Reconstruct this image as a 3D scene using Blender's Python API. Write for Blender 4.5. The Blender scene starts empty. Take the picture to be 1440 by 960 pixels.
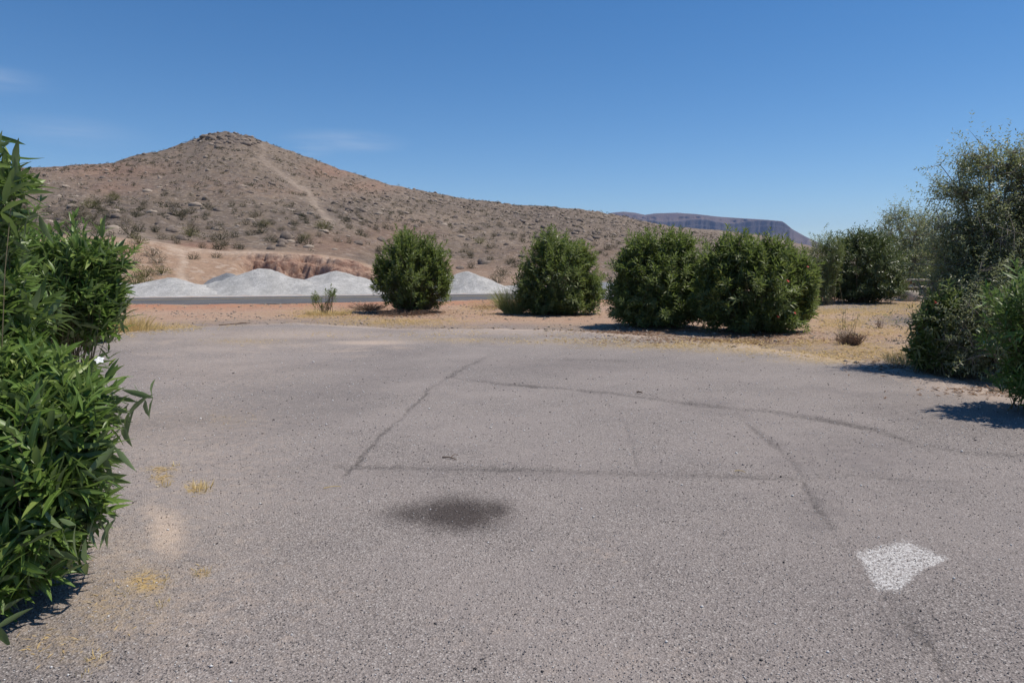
import bpy, math
import numpy as np

sc = bpy.context.scene
COL = sc.collection
rad = math.radians

# ------------------------------------------------------------------ camera
PW, PH, F = 1440.0, 960.0, 960.0        # photograph's pixel frame, focal length in its pixels
HORIZON = 375.0
CAMZ = 1.6
PITCH = math.atan((480.0 - HORIZON) / F)
cam = bpy.data.cameras.new("camera")
cam.sensor_width = 36.0
cam.lens = 36.0 * F / PW
cam.clip_start = 0.05
cam.clip_end = 30000.0
camo = bpy.data.objects.new("camera", cam)
COL.objects.link(camo)
camo.location = (0, 0, CAMZ)
camo.rotation_euler = (math.pi / 2 - PITCH, 0, 0)
sc.camera = camo

# ------------------------------------------------------------------ light, sky, exposure
SUN_EL = rad(64)
TO_SUN = np.array([math.cos(SUN_EL) * 0.99, math.cos(SUN_EL) * 0.20, math.sin(SUN_EL)])
TO_SUN /= np.linalg.norm(TO_SUN)
SUN_ROT = math.atan2(TO_SUN[0], TO_SUN[1])

world = bpy.data.worlds.new("World")
sc.world = world
world.use_nodes = True
wt = world.node_tree
for n in list(wt.nodes):
    wt.nodes.remove(n)


def wn(t, **kw):
    n = wt.nodes.new(t)
    for k, v in kw.items():
        setattr(n, k, v)
    return n


sky = wn("ShaderNodeTexSky", sky_type='NISHITA', sun_disc=False, sun_elevation=SUN_EL,
         sun_rotation=SUN_ROT, altitude=1200.0, air_density=1.0, dust_density=0.0, ozone_density=2.6)
hs = wn("ShaderNodeHueSaturation")
hs.inputs['Saturation'].default_value = 1.30
hs.inputs['Hue'].default_value = 0.501
wt.links.new(sky.outputs[0], hs.inputs['Color'])
# thin cirrus: noise stretched along the horizon, kept to a band above it
tc = wn("ShaderNodeTexCoord")
mp = wn("ShaderNodeMapping")
mp.inputs['Scale'].default_value = (3.2, 3.2, 34.0)
mp.inputs['Location'].default_value = (3.05, 0.4, 0.35)
wt.links.new(tc.outputs['Generated'], mp.inputs['Vector'])
cn = wn("ShaderNodeTexNoise")
cn.inputs['Scale'].default_value = 1.0
cn.inputs['Detail'].default_value = 6.0
cn.inputs['Roughness'].default_value = 0.6
wt.links.new(mp.outputs[0], cn.inputs['Vector'])
cr = wn("ShaderNodeMapRange")
cr.inputs['From Min'].default_value = 0.36
cr.inputs['From Max'].default_value = 0.70
wt.links.new(cn.outputs[0], cr.inputs['Value'])


def wisp(az_deg, el_deg, wa, we, amp):
    """a soft patch of cirrus round one direction of the sky"""
    d0 = (math.sin(rad(az_deg)) * math.cos(rad(el_deg)), math.cos(rad(az_deg)) * math.cos(rad(el_deg)), math.sin(rad(el_deg)))
    sub = wn("ShaderNodeVectorMath", operation='SUBTRACT')
    wt.links.new(tc.outputs['Generated'], sub.inputs[0])
    sub.inputs[1].default_value = d0
    scl = wn("ShaderNodeVectorMath", operation='MULTIPLY')
    wt.links.new(sub.outputs[0], scl.inputs[0])
    scl.inputs[1].default_value = (1 / rad(wa), 1 / rad(wa), 1 / rad(we))
    ln = wn("ShaderNodeVectorMath", operation='LENGTH')
    wt.links.new(scl.outputs[0], ln.inputs[0])
    mr_ = wn("ShaderNodeMapRange", interpolation_type='SMOOTHSTEP')
    wt.links.new(ln.outputs['Value'], mr_.inputs['Value'])
    mr_.inputs['From Min'].default_value = 1.0
    mr_.inputs['From Max'].default_value = 0.0
    mr_.inputs['To Max'].default_value = amp
    return mr_.outputs[0]


acc = None
for w_ in [(-13.5, 9.8, 6.0, 1.1, 1.0), (-16.5, 9.0, 3.0, .8, .9), (-37, 12.0, 5, 1.2, .7), (-32, 9.2, 6, 1.3, .5), (120, 12, 14, 2, .6), (-110, 14, 12, 2, .6), (170, 11, 10, 1.5, .7)]:
    q_ = wisp(*w_)
    if acc is None:
        acc = q_
    else:
        ad = wn("ShaderNodeMath", operation='ADD', use_clamp=True)
        wt.links.new(acc, ad.inputs[0])
        wt.links.new(q_, ad.inputs[1])
        acc = ad.outputs[0]
m2 = wn("ShaderNodeMath", operation='MULTIPLY')
wt.links.new(acc, m2.inputs[0])
wt.links.new(cr.outputs[0], m2.inputs[1])
m3 = wn("ShaderNodeMath", operation='MULTIPLY')
m3.inputs[1].default_value = 0.5
wt.links.new(m2.outputs[0], m3.inputs[0])
mx = wn("ShaderNodeMixRGB")
mx.inputs[2].default_value = (6.0, 6.6, 7.4, 1)
wt.links.new(m3.outputs[0], mx.inputs[0])
wt.links.new(hs.outputs[0], mx.inputs[1])
bg = wn("ShaderNodeBackground")
bg.inputs['Strength'].default_value = 0.116
wo = wn("ShaderNodeOutputWorld")
wt.links.new(mx.outputs[0], bg.inputs[0])
wt.links.new(bg.outputs[0], wo.inputs[0])

sl = bpy.data.lights.new("sun", 'SUN')
sl.energy = 5.0
sl.angle = rad(0.53)
sl.color = (1.0, 0.935, 0.835)
so = bpy.data.objects.new("sun", sl)
COL.objects.link(so)
from mathutils import Vector
so.rotation_euler = Vector(TO_SUN.tolist()).to_track_quat('Z', 'Y').to_euler()

vs = sc.view_settings
sc.display_settings.display_device = 'sRGB'
vs.view_transform = 'Standard'
vs.look = 'None'
vs.exposure = -0.08
vs.gamma = 1.0
vs.use_curve_mapping = False
sc.cycles.max_bounces = 6
sc.cycles.transparent_max_bounces = 8
sc.cycles.volume_bounces = 1

# ------------------------------------------------------------------ geometry helpers
SP, CP = math.sin(PITCH), math.cos(PITCH)


def ray(px, py):
    u = (px - 720.0) / F
    v = -(py - 480.0) / F
    return np.array([u, CP + v * SP, -SP + v * CP])


def gp(px, py, z=0.0):
    d = ray(px, py)
    t = (z - CAMZ) / d[2]
    return np.array([d[0] * t, d[1] * t, z])


def at(px, py, Y):
    d = ray(px, py)
    t = Y / d[1]
    return np.array([d[0] * t, Y, CAMZ + d[2] * t])


def proj(P):
    x, y, z = P[..., 0], P[..., 1], P[..., 2] - CAMZ
    dep = y * CP - z * SP
    up = y * SP + z * CP
    dep = np.where(np.abs(dep) < 1e-6, 1e-6, dep)
    return 720 + F * x / dep, 480 - F * up / dep, dep


def _hash(ix, iy, s):
    h = (ix.astype(np.int64) * 374761393 + iy.astype(np.int64) * 668265263 + s * 1442695041) & 0xffffffff
    h = ((h ^ (h >> 13)) * 1274126177) & 0xffffffff
    h = ((h ^ (h >> 16)) * 2246822519) & 0xffffffff
    return ((h ^ (h >> 15)) & 0xffffff) / float(0xffffff)


def noise(x, y, s=0):
    x = np.asarray(x, float)
    y = np.asarray(y, float)
    ix, iy = np.floor(x), np.floor(y)
    fx, fy = x - ix, y - iy
    fx = fx * fx * fx * (fx * (fx * 6 - 15) + 10)
    fy = fy * fy * fy * (fy * (fy * 6 - 15) + 10)
    ix = ix.astype(np.int64)
    iy = iy.astype(np.int64)
    a, b = _hash(ix, iy, s), _hash(ix + 1, iy, s)
    c, d = _hash(ix, iy + 1, s), _hash(ix + 1, iy + 1, s)
    return ((a + (b - a) * fx) * (1 - fy) + (c + (d - c) * fx) * fy) * 2 - 1


def fbm(x, y, s=0, o=4, g=0.5):
    t, a, n = 0.0, 1.0, 0.0
    for k in range(o):
        t = t + a * noise(x * 2 ** k + 17.3 * k, y * 2 ** k - 9.1 * k, s + k)
        n += a
        a *= g
    return t / n


def sstep(a, b, x):
    t = np.clip((x - a) / (b - a), 0, 1)
    return t * t * (3 - 2 * t)


def mesh_np(name, V, Fc, mat, parent=None, attrs=None, smooth=False, kind=None, link=True):
    V = np.asarray(V, np.float32)
    Fc = np.asarray(Fc, np.int32)
    me = bpy.data.meshes.new(name)
    me.vertices.add(len(V))
    me.vertices.foreach_set("co", V.ravel())
    k = Fc.shape[1]
    me.loops.add(Fc.size)
    me.loops.foreach_set("vertex_index", Fc.ravel())
    me.polygons.add(len(Fc))
    me.polygons.foreach_set("loop_start", np.arange(0, Fc.size, k, dtype=np.int32))
    me.polygons.foreach_set("loop_total", np.full(len(Fc), k, np.int32))
    if smooth:
        me.polygons.foreach_set("use_smooth", np.ones(len(Fc), bool))
    me.update(calc_edges=True)
    for an, av in (attrs or {}).items():
        a = me.attributes.new(an, 'FLOAT', 'POINT')
        a.data.foreach_set("value", np.asarray(av, np.float32).ravel())
    if mat:
        me.materials.append(mat)
    if not link:
        return me
    return link_obj(name, me, parent, kind)


def link_obj(name, me, parent=None, kind=None):
    o = bpy.data.objects.new(name, me)
    COL.objects.link(o)
    if parent is not None:
        o.parent = parent
    if kind:
        o["kind"] = kind
    return o


def thing(name, label, cat, loc=(0, 0, 0), group=None):
    o = bpy.data.objects.new(name, None)
    COL.objects.link(o)
    o.location = [float(c) for c in loc]
    o.empty_display_size = 0.2
    tag(o, label, cat, group)
    return o


def tag(o, label, cat, group=None):
    o["label"] = label
    o["category"] = cat
    if group:
        o["group"] = group
    return o


def grid_faces(nr, nc, wrap=False):
    i = np.arange(nr - 1)[:, None]
    j = np.arange(nc if wrap else nc - 1)[None, :]
    j2 = (j + 1) % nc
    return np.stack([i * nc + j, i * nc + j2, (i + 1) * nc + j2, (i + 1) * nc + j], -1).reshape(-1, 4)


def join(parts):
    """[(V, F)] -> one V, F"""
    Vs, Fs, n = [], [], 0
    for V, Fc in parts:
        Vs.append(V)
        Fs.append(Fc + n)
        n += len(V)
    return np.concatenate(Vs), np.concatenate(Fs)


def norm(a):
    return a / np.maximum(np.linalg.norm(a, axis=-1, keepdims=True), 1e-9)


def tubes(P0, P1, P2, r0, r1, S=5, K=4):
    """N quadratic tapered tubes -> V, F quads"""
    N = len(P0)
    t = np.linspace(0, 1, S)[None, :, None]
    P = (1 - t) ** 2 * P0[:, None] + 2 * t * (1 - t) * P1[:, None] + t * t * P2[:, None]
    T = norm(2 * (1 - t) * (P1 - P0)[:, None] + 2 * t * (P2 - P1)[:, None] + 1e-6)
    ref = np.where(np.abs(T[..., 2:3]) > 0.9, np.array([1.0, 0, 0]), np.array([0, 0, 1.0]))
    A = norm(np.cross(T, ref))
    B = np.cross(T, A)
    r = (np.asarray(r0).reshape(-1, 1, 1) * (1 - t) + np.asarray(r1).reshape(-1, 1, 1) * t)
    ang = np.arange(K) * 2 * math.pi / K
    V = P[:, :, None] + (A[:, :, None] * np.cos(ang)[None, None, :, None] + B[:, :, None] * np.sin(ang)[None, None, :, None]) * r[:, :, None]
    base = (np.arange(N) * S * K)[:, None, None, None]
    s = np.arange(S - 1)[None, :, None]
    k = np.arange(K)[None, None, :]
    k2 = (k + 1) % K
    Fq = np.stack([s * K + k, s * K + k2, (s + 1) * K + k2, (s + 1) * K + k], -1)
    return V.reshape(-1, 3), (Fq + base).reshape(-1, 4)


# ------------------------------------------------------------------ material helpers
def mat(name):
    m = bpy.data.materials.new(name)
    m.use_nodes = True
    nt = m.node_tree
    for n in list(nt.nodes):
        nt.nodes.remove(n)
    out = nt.nodes.new("ShaderNodeOutputMaterial")
    bs = nt.nodes.new("ShaderNodeBsdfPrincipled")
    nt.links.new(bs.outputs[0], out.inputs[0])
    bs.inputs['Roughness'].default_value = 0.9
    bs.inputs['Specular IOR Level'].default_value = 0.25
    return m, nt, bs, out


class NB:
    """tiny node builder"""

    def __init__(self, nt):
        self.nt = nt
        self.co = nt.nodes.new("ShaderNodeTexCoord").outputs['Object']

    def _in(self, sock, v):
        if hasattr(v, 'is_output') or isinstance(v, bpy.types.NodeSocket):
            self.nt.links.new(v, sock)
        elif isinstance(v, (tuple, list)) and len(v) == 3 and sock.type == 'RGBA':
            sock.default_value = (*v, 1)
        else:
            sock.default_value = v

    def noise(self, scale, detail=4, rough=0.55, co=None, out=0):
        n = self.nt.nodes.new("ShaderNodeTexNoise")
        n.inputs['Scale'].default_value = scale
        n.inputs['Detail'].default_value = detail
        n.inputs['Roughness'].default_value = rough
        self.nt.links.new(co or self.co, n.inputs['Vector'])
        return n.outputs[out]

    def vor(self, scale, out='Color', feature='F1', co=None):
        n = self.nt.nodes.new("ShaderNodeTexVoronoi")
        n.feature = feature
        n.inputs['Scale'].default_value = scale
        self.nt.links.new(co or self.co, n.inputs['Vector'])
        return n.outputs[out]

    def attr(self, name):
        n = self.nt.nodes.new("ShaderNodeAttribute")
        n.attribute_name = name
        return n.outputs['Fac']

    def ramp(self, fac, stops, interp='LINEAR'):
        n = self.nt.nodes.new("ShaderNodeValToRGB")
        e = n.color_ramp
        e.interpolation = interp
        while len(e.elements) < len(stops):
            e.elements.new(0.5)
        for el, (p, c) in zip(e.elements, stops):
            el.position = p
            el.color = (c, c, c, 1) if isinstance(c, (int, float)) else (*c, 1)
        self._in(n.inputs[0], fac)
        return n.outputs[0]

    def mix(self, fac, a, b, mode='MIX'):
        n = self.nt.nodes.new("ShaderNodeMixRGB")
        n.blend_type = mode
        self._in(n.inputs[0], fac)
        self._in(n.inputs[1], a)
        self._in(n.inputs[2], b)
        return n.outputs[0]

    def math(self, op, a, b=0.0, clamp=False):
        n = self.nt.nodes.new("ShaderNodeMath")
        n.operation = op
        n.use_clamp = clamp
        self._in(n.inputs[0], a)
        self._in(n.inputs[1], b)
        return n.outputs[0]

    def mr(self, v, a, b, c=0.0, d=1.0):
        n = self.nt.nodes.new("ShaderNodeMapRange")
        for k, x in zip(('From Min', 'From Max', 'To Min', 'To Max'), (a, b, c, d)):
            n.inputs[k].default_value = x
        self._in(n.inputs['Value'], v)
        return n.outputs[0]

    def sepx(self, v, ch='X'):
        n = self.nt.nodes.new("ShaderNodeSeparateXYZ")
        self.nt.links.new(v, n.inputs[0])
        return n.outputs[ch]

    def bump(self, h, strength=0.5, dist=0.01, nrm=None):
        n = self.nt.nodes.new("ShaderNodeBump")
        n.inputs['Strength'].default_value = strength
        n.inputs['Distance'].default_value = dist
        self._in(n.inputs['Height'], h)
        if nrm:
            self._in(n.inputs['Normal'], nrm)
        return n.outputs[0]


def chip_colour(b, base=1.0):
    """chip-seal stone colours, seen as a speckle of separate chips"""
    v = b.sepx(b.vor(115.0))
    v2 = b.sepx(b.vor(210.0))
    c1 = b.ramp(v, [(0.0, (.06, .052, .05)), (.12, (.13, .115, .11)), (.24, (.25, .22, .205)), (.62, (.315, .278, .262)),
                    (.84, (.40, .355, .335)), (.95, (.58, .545, .52)), (1.0, (.72, .69, .66))])
    c2 = b.ramp(v2, [(0.0, (.10, .088, .085)), (.25, (.23, .205, .195)), (.75, (.32, .285, .27)), (1.0, (.50, .455, .43))])
    c = b.mix(0.42, c1, c2)
    # dark binder, plus occlusion shade painted into the pits between the chips
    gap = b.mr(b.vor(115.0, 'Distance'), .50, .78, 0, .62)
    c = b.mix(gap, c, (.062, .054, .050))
    return b.mix(1.0, c, (.96, .938, .908), 'MULTIPLY')


DIRT_A, DIRT_B = (.46, .285, .195), (.36, .215, .15)


def dirt_colour(b):
    n1 = b.noise(0.35, 5)
    n2 = b.noise(7.0, 5, 0.65)
    c = b.mix(b.mr(n1, .35, .65), (.41, .24, .155), (.47, .31, .215))
    c = b.mix(b.mr(n2, .3, .75), c, (.52, .37, .27))
    c = b.mix(b.mr(b.noise(2.6, 7, .8), .50, .68, 0, .55), c, (.30, .18, .12))
    c = b.mix(b.mr(b.noise(1.1, 6, .75), .52, .66, 0, .5), c, (.50, .39, .27))
    sp = b.sepx(b.vor(38.0))
    return b.mix(b.mr(sp, .86, .97, 0, .55), c, (.27, .20, .17))


# -- parking lot
M_LOT, nt, bs, _ = mat("chip_seal_asphalt")
b = NB(nt)
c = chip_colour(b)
lg = b.noise(0.55, 5, 0.6)
c = b.mix(b.mr(lg, .36, .64, 0, .55), c, (.335, .288, .262), 'MIX')
c = b.mix(b.mr(b.noise(2.3, 4), .48, .78, 0, .28), c, (.19, .168, .163), 'MIX')
sandc = b.mix(b.mr(b.noise(30., 4), .3, .7), (.42, .32, .25), (.55, .44, .355))
sandm = b.mr(b.math('ADD', b.attr("sand"), b.math('MULTIPLY', b.math('SUBTRACT', b.noise(11.0, 7, .8), .5), 1.9)), .18, .95, 0, .92)
c = b.mix(sandm, c, sandc)
strawc = b.mix(b.mr(b.noise(45., 4), .3, .7), (.36, .23, .09), (.62, .44, .17))
c = b.mix(b.math('MULTIPLY', b.attr("straw"), b.mr(b.noise(22.0, 6, .8), .40, .56)), c, strawc)
c = b.mix(b.mr(b.math('ADD', b.attr("stain"), b.math('MULTIPLY', b.math('SUBTRACT', b.noise(70.0, 5, .75), .5), 1.6)), .18, .80, 0, 1.0), c, b.mix(1.0, c, (.25, .232, .225), 'MULTIPLY'))
c = b.mix(b.math('MULTIPLY', b.attr("dark"), b.mr(b.noise(8.0, 5, .7), .2, .75)), c, (.085, .075, .075))
c = b.mix(b.mr(b.math('ADD', b.attr("crack"), b.math('MULTIPLY', b.math('SUBTRACT', b.noise(26.0, 6, .8), .5), 2.5)), .34, .98, 0, .78), c, (.06, .052, .047))
wm = b.mr(b.math('ADD', b.attr("paint"), b.math('MULTIPLY', b.math('SUBTRACT', b.noise(48.0, 5, .8), .5), 4.5)), .5, 1.1, 0, .85)
wm = b.math('MULTIPLY', wm, b.mr(b.attr("paint"), .02, .45))
wm = b.math('MULTIPLY', wm, b.mr(b.sepx(b.vor(115.0)), .12, .45, .25, 1))
c = b.mix(wm, c, b.mix(b.sepx(b.vor(115.0)), (.50, .475, .45), (.70, .68, .65)))
nt.links.new(c, bs.inputs['Base Color'])
hgt = b.math('ADD', b.vor(115.0, 'Distance'), b.math('MULTIPLY', b.noise(160.0, 2), 0.5))
nt.links.new(b.bump(hgt, 0.9, 0.006), bs.inputs['Normal'])

# -- dirt ground
M_DIRT, nt, bs, _ = mat("desert_dirt")
b = NB(nt)
c = dirt_colour(b)
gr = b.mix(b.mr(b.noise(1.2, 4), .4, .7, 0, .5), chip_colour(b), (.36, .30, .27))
c = b.mix(b.math('MULTIPLY', b.attr("red"), b.mr(b.noise(1.5, 5), .2, .6)), c, b.mix(b.noise(9., 5), (.42, .175, .095), (.52, .27, .17)))
gm = b.math('MULTIPLY', b.attr("gravel"), b.mr(b.noise(3.0, 5, .7), .2, .5))
c = b.mix(gm, c, gr)
c = b.mix(b.math('MULTIPLY', b.attr("straw"), b.mr(b.noise(2.2, 7, .8), .40, .58)), c, b.mix(b.mr(b.noise(30., 5, .7), .3, .7), (.36, .22, .10), (.60, .43, .22)))
c = b.mix(b.math('MULTIPLY', b.attr("litter"), b.mr(b.noise(26.0, 5, .75), .35, .58)), c, b.mix(b.sepx(b.vor(30.)), (.10, .05, .03), (.30, .15, .08)))
c = b.mix(b.math('MULTIPLY', b.attr("pale"), b.mr(b.noise(1.4, 6, .75), .3, .55)), c, (.50, .48, .455))
c = b.mix(b.math('MULTIPLY', b.attr("dark"), b.mr(b.noise(4.0, 5, .7), .2, .6)), c, (.12, .105, .105))
far = b.mix(b.noise(.02, 4), (.30, .215, .155), (.24, .185, .14))
c = b.mix(b.attr("far"), c, far)
nt.links.new(c, bs.inputs['Base Color'])
hgt = b.math('ADD', b.noise(18., 6, .7), b.math('MULTIPLY', b.vor(40., 'Distance'), .4))
nt.links.new(b.bump(hgt, 0.9, 0.06), bs.inputs['Normal'])

# -- hill
M_HILL, nt, bs, _ = mat("stony_hillside")
b = NB(nt)
c = b.mix(b.mr(b.noise(.045, 5, .6), .36, .66), (.188, .140, .099), (.262, .198, .142))
c = b.mix(b.mr(b.noise(.021, 4, .6), .57, .72, 0, .3), c, (.29, .165, .11))
c = b.mix(b.mr(b.noise(.5, 6, .75), .46, .64, 0, .8), c, (.105, .083, .070))
c = b.mix(b.mr(b.noise(1.3, 5, .75), .56, .72, 0, .8), c, (.36, .285, .225))
v = b.sepx(b.vor(1.1))
c = b.mix(b.mr(v, .80, .97, 0, .5), c, (.11, .088, .075))
c = b.mix(b.mr(b.sepx(b.vor(2.4)), .82, .95, 0, .65), c, (.36, .30, .25))
rk = b.mix(b.mr(b.noise(.9, 6, .75), .35, .65), (.085, .068, .058), (.25, .20, .165))
c = b.mix(b.math('MULTIPLY', b.attr("rock"), b.mr(b.noise(.6, 5, .7), .3, .55)), c, rk)
c = b.mix(b.attr("red"), c, b.mix(b.mr(b.noise(.7, 6, .7), .3, .7), (.30, .145, .09), (.40, .225, .15)))
bank = b.mix(b.mr(b.noise(.35, 6, .7), .3, .7), (.40, .255, .165), (.52, .36, .25))
bank = b.mix(b.mr(b.noise(3., 7, .8), .47, .66, 0, .7), bank, (.27, .175, .12))
bank = b.mix(b.mr(b.sepx(b.vor(2.2)), .78, .95, 0, .6), bank, (.58, .45, .35))
c = b.mix(b.math('MULTIPLY', b.attr("bank"), b.mr(b.noise(.9, 5, .7), .1, .42)), c, bank)
cut = b.mix(b.mr(b.noise(1.8, 7, .8), .40, .62), (.27, .145, .10), (.52, .35, .26))
c = b.mix(b.attr("cut"), c, cut)
c = b.mix(b.math('MULTIPLY', b.attr("trail"), b.mr(b.noise(.7, 6, .75), .34, .6)), c, b.mix(b.attr('bank'), (.40, .315, .245), (.64, .50, .385)))
nt.links.new(c, bs.inputs['Base Color'])
hgt = b.math('ADD', b.noise(1.2, 8, .75), b.math('MULTIPLY', b.vor(1.1, 'Distance'), -.35))
nt.links.new(b.bump(hgt, 0.9, 0.55), bs.inputs['Normal'])

# -- mesa
M_MESA, nt, bs, _ = mat("mesa_rock")
b = NB(nt)
c = b.mix(b.mr(b.noise(.006, 6, .65), .35, .65), (.11, .08, .068), (.17, .12, .095))
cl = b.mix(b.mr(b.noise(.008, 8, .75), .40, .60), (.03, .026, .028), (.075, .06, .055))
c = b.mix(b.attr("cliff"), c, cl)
nt.links.new(c, bs.inputs['Base Color'])
nt.links.new(b.bump(b.noise(.03, 8, .8), 0.9, 18.0), bs.inputs['Normal'])

# -- road
M_ROAD, nt, bs, _ = mat("road_asphalt")
b = NB(nt)
c = b.mix(b.mr(b.noise(.6, 5), .35, .7), (.085, .083, .085), (.125, .121, .12))
c = b.mix(b.mr(b.sepx(b.vor(90.)), .75, .95, 0, .5), c, (.22, .21, .20))
nt.links.new(c, bs.inputs['Base Color'])
nt.links.new(b.bump(b.vor(90., 'Distance'), 0.6, 0.005), bs.inputs['Normal'])

M_YELLOW, nt, bs, _ = mat("faded_yellow_paint")
b = NB(nt)
nt.links.new(b.mix(b.mr(b.noise(9., 5, .7), .45, .72), (.50, .36, .13), (.15, .13, .11)), bs.inputs['Base Color'])


def gravel_mat(name, c0, c1, cd):
    m, nt, bs, _ = mat(name)
    b = NB(nt)
    c = b.mix(b.mr(b.noise(1.3, 7, .75), .38, .62), c0, c1)
    c = b.mix(b.mr(b.sepx(b.vor(22.)), .70, .95, 0, .6), c, cd)
    c = b.mix(b.mr(b.noise(11., 5, .75), .52, .75, 0, .4), c, cd)
    nt.links.new(c, bs.inputs['Base Color'])
    nt.links.new(b.bump(b.math('ADD', b.vor(22., 'Distance'), b.noise(6., 6, .7)), 0.8, 0.06), bs.inputs['Normal'])
    return m


M_GRAVEL = gravel_mat("pale_crushed_stone", (.40, .385, .36), (.60, .578, .545), (.26, .25, .238))
M_GRAVEL_D = gravel_mat("grey_crushed_stone", (.24, .245, .255), (.31, .315, .32), (.12, .12, .125))


def leaf_mat(name, dark, light, tip, back, trans=.28, rough=.42, spec=.4):
    m, nt, bs, out = mat(name)
    b = NB(nt)
    r = b.attr("rnd")
    c = b.ramp(r, [(0.0, dark), (.72, light), (.95, tip), (1.0, tip)])
    c = b.mix(b.mr(b.attr("rib"), .86, .97, 0, .55), c, tuple(min(1, x * 2.2 + .04) for x in light))
    g = nt.nodes.new("ShaderNodeNewGeometry")
    c = b.mix(g.outputs['Backfacing'], c, back)
    nt.links.new(c, bs.inputs['Base Color'])
    bs.inputs['Roughness'].default_value = rough
    bs.inputs['Specular IOR Level'].default_value = spec
    tr = nt.nodes.new("ShaderNodeBsdfTranslucent")
    tcol = b.mix(0.6, c, tuple(min(1, x * 1.8) for x in light))
    nt.links.new(tcol, tr.inputs[0])
    ms = nt.nodes.new("ShaderNodeMixShader")
    ms.inputs[0].default_value = trans
    nt.links.new(bs.outputs[0], ms.inputs[1])
    nt.links.new(tr.outputs[0], ms.inputs[2])
    nt.links.new(ms.outputs[0], out.inputs[0])
    return m


M_OLEA = leaf_mat("oleander_leaf", (.066, .120, .020), (.135, .212, .042), (.24, .295, .075), (.14, .19, .08))
M_OLEF = leaf_mat("oleander_leaf_dusty", (.066, .106, .021), (.162, .218, .052), (.31, .33, .10), (.165, .20, .08), .34, .44, .3)
M_OLED = leaf_mat("dark_oleander_leaf", (.040, .066, .016), (.095, .130, .036), (.24, .26, .10), (.11, .14, .06), .22, .42, .35)
M_OLEY = leaf_mat("young_oleander_leaf", (.085, .12, .03), (.14, .18, .045), (.22, .23, .08), (.14, .17, .08), .3)
M_OLIVE = leaf_mat("grey_green_leaf", (.12, .145, .056), (.225, .255, .11), (.34, .345, .17), (.28, .295, .18), .38, .45)
M_CREO = leaf_mat("creosote_leaf", (.060, .058, .032), (.095, .088, .05), (.15, .13, .07), (.095, .088, .05), .12, .7, .1)
M_SAGE = leaf_mat("dry_brush", (.20, .165, .11), (.29, .24, .165), (.36, .30, .2), (.27, .22, .16), .12, .8, .1)
M_BRIT = leaf_mat("yellow_green_brush", (.12, .12, .04), (.185, .175, .06), (.26, .23, .09), (.18, .17, .07), .15, .7, .1)
M_STRAW = leaf_mat("straw", (.42, .27, .10), (.66, .47, .19), (.78, .62, .32), (.52, .38, .19), .2, .7, .2)
M_DEAD = leaf_mat("dead_leaf", (.09, .05, .032), (.24, .125, .07), (.38, .20, .10), (.20, .12, .07), .1, .8, .1)
M_BROOM = leaf_mat("broom_blade", (.17, .19, .055), (.27, .28, .095), (.36, .34, .15), (.24, .25, .1), .25, .6, .2)


def plain(name, c0, c1, scale=12., rough=.9, bumpd=.004):
    m, nt, bs, _ = mat(name)
    b = NB(nt)
    nt.links.new(b.mix(b.mr(b.noise(scale, 5, .65), .3, .7), c0, c1), bs.inputs['Base Color'])
    bs.inputs['Roughness'].default_value = rough
    nt.links.new(b.bump(b.noise(scale * 3, 5, .7), .7, bumpd), bs.inputs['Normal'])
    return m


M_STEM = plain("green_brown_stem", (.12, .10, .06), (.20, .17, .10), 20.)
M_BARK = plain("grey_bark", (.17, .145, .12), (.30, .265, .225), 15.)
M_TWIG = plain("dead_twig", (.11, .075, .055), (.21, .15, .11), 25.)
M_CONC = plain("weathered_concrete", (.38, .325, .26), (.50, .435, .35), 6.)
M_BROWNP = plain("brown_painted_wood", (.10, .055, .035), (.16, .09, .06), 9.)
M_BOULD = plain("desert_boulder", (.12, .095, .08), (.27, .215, .17), 1.6, .9, .08)
M_PALEB = plain("pale_boulder", (.27, .215, .17), (.39, .32, .255), 2.0, .9, .05)
M_PETAL_W = plain("white_petal", (.80, .79, .74), (.86, .85, .82), 30., .6)
M_PETAL_R = plain("red_petal", (.50, .045, .045), (.62, .09, .07), 30., .6)

# pebbles: each its own grey
M_PEB, nt, bs, _ = mat("loose_chips")
b = NB(nt)
nt.links.new(b.ramp(b.attr("rnd"), [(0., (.05, .045, .045)), (.3, (.15, .13, .125)), (.7, (.27, .24, .225)), (.9, (.45, .42, .4)), (1., (.72, .70, .67))]), bs.inputs['Base Color'])

# ------------------------------------------------------------------ setting: masks on the ground plane
CRACKS = [([(682, 503), (655, 515), (630, 530), (604, 548), (590, 562), (560, 590), (530, 615), (500, 650), (478, 668)], 3.6, .85),
          ([(632, 530), (700, 538), (770, 544), (840, 550), (905, 559), (960, 566)], 3.4, .75),
          ([(470, 655), (560, 657), (650, 660), (740, 661), (830, 664), (900, 668), (1000, 668), (1110, 672)], 5, .64),
          ([(1035, 582), (1060, 604), (1095, 630), (1120, 655), (1135, 690), (1165, 740), (1195, 785), (1235, 825), (1290, 885), (1330, 940)], 7.0, .60),
          ([(960, 566), (1060, 576), (1160, 590), (1230, 604), (1290, 625), (1360, 638), (1440, 640)], 5.0, .75),
          ([(700, 508), (790, 505), (880, 508)], 4.0, .5),
          ([(1290, 625), (1340, 655), (1440, 690)], 5.0, .5),
          ([(1110, 672), (1200, 668), (1300, 676), (1440, 672)], 5.0, .5),
          ([(840, 550), (880, 600), (900, 668)], 4.0, .42),
          ([(1135, 690), (1060, 720), (1000, 760)], 4.0, .42)]
BLOTCH = [(1250, 830, 330, 170, .22), (800, 515, 130, 12, .5), (1190, 640, 130, 34, .5), (1150, 720, 50, 40, .6), (1270, 880, 60, 40, .65), (780, 665, 330, 12, .3),
          (900, 700, 70, 18, .28), (1330, 790, 120, 60, .22), (1280, 690, 160, 40, .25), (1400, 900, 120, 60, .25), (1050, 860, 160, 60, .15)]


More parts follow.
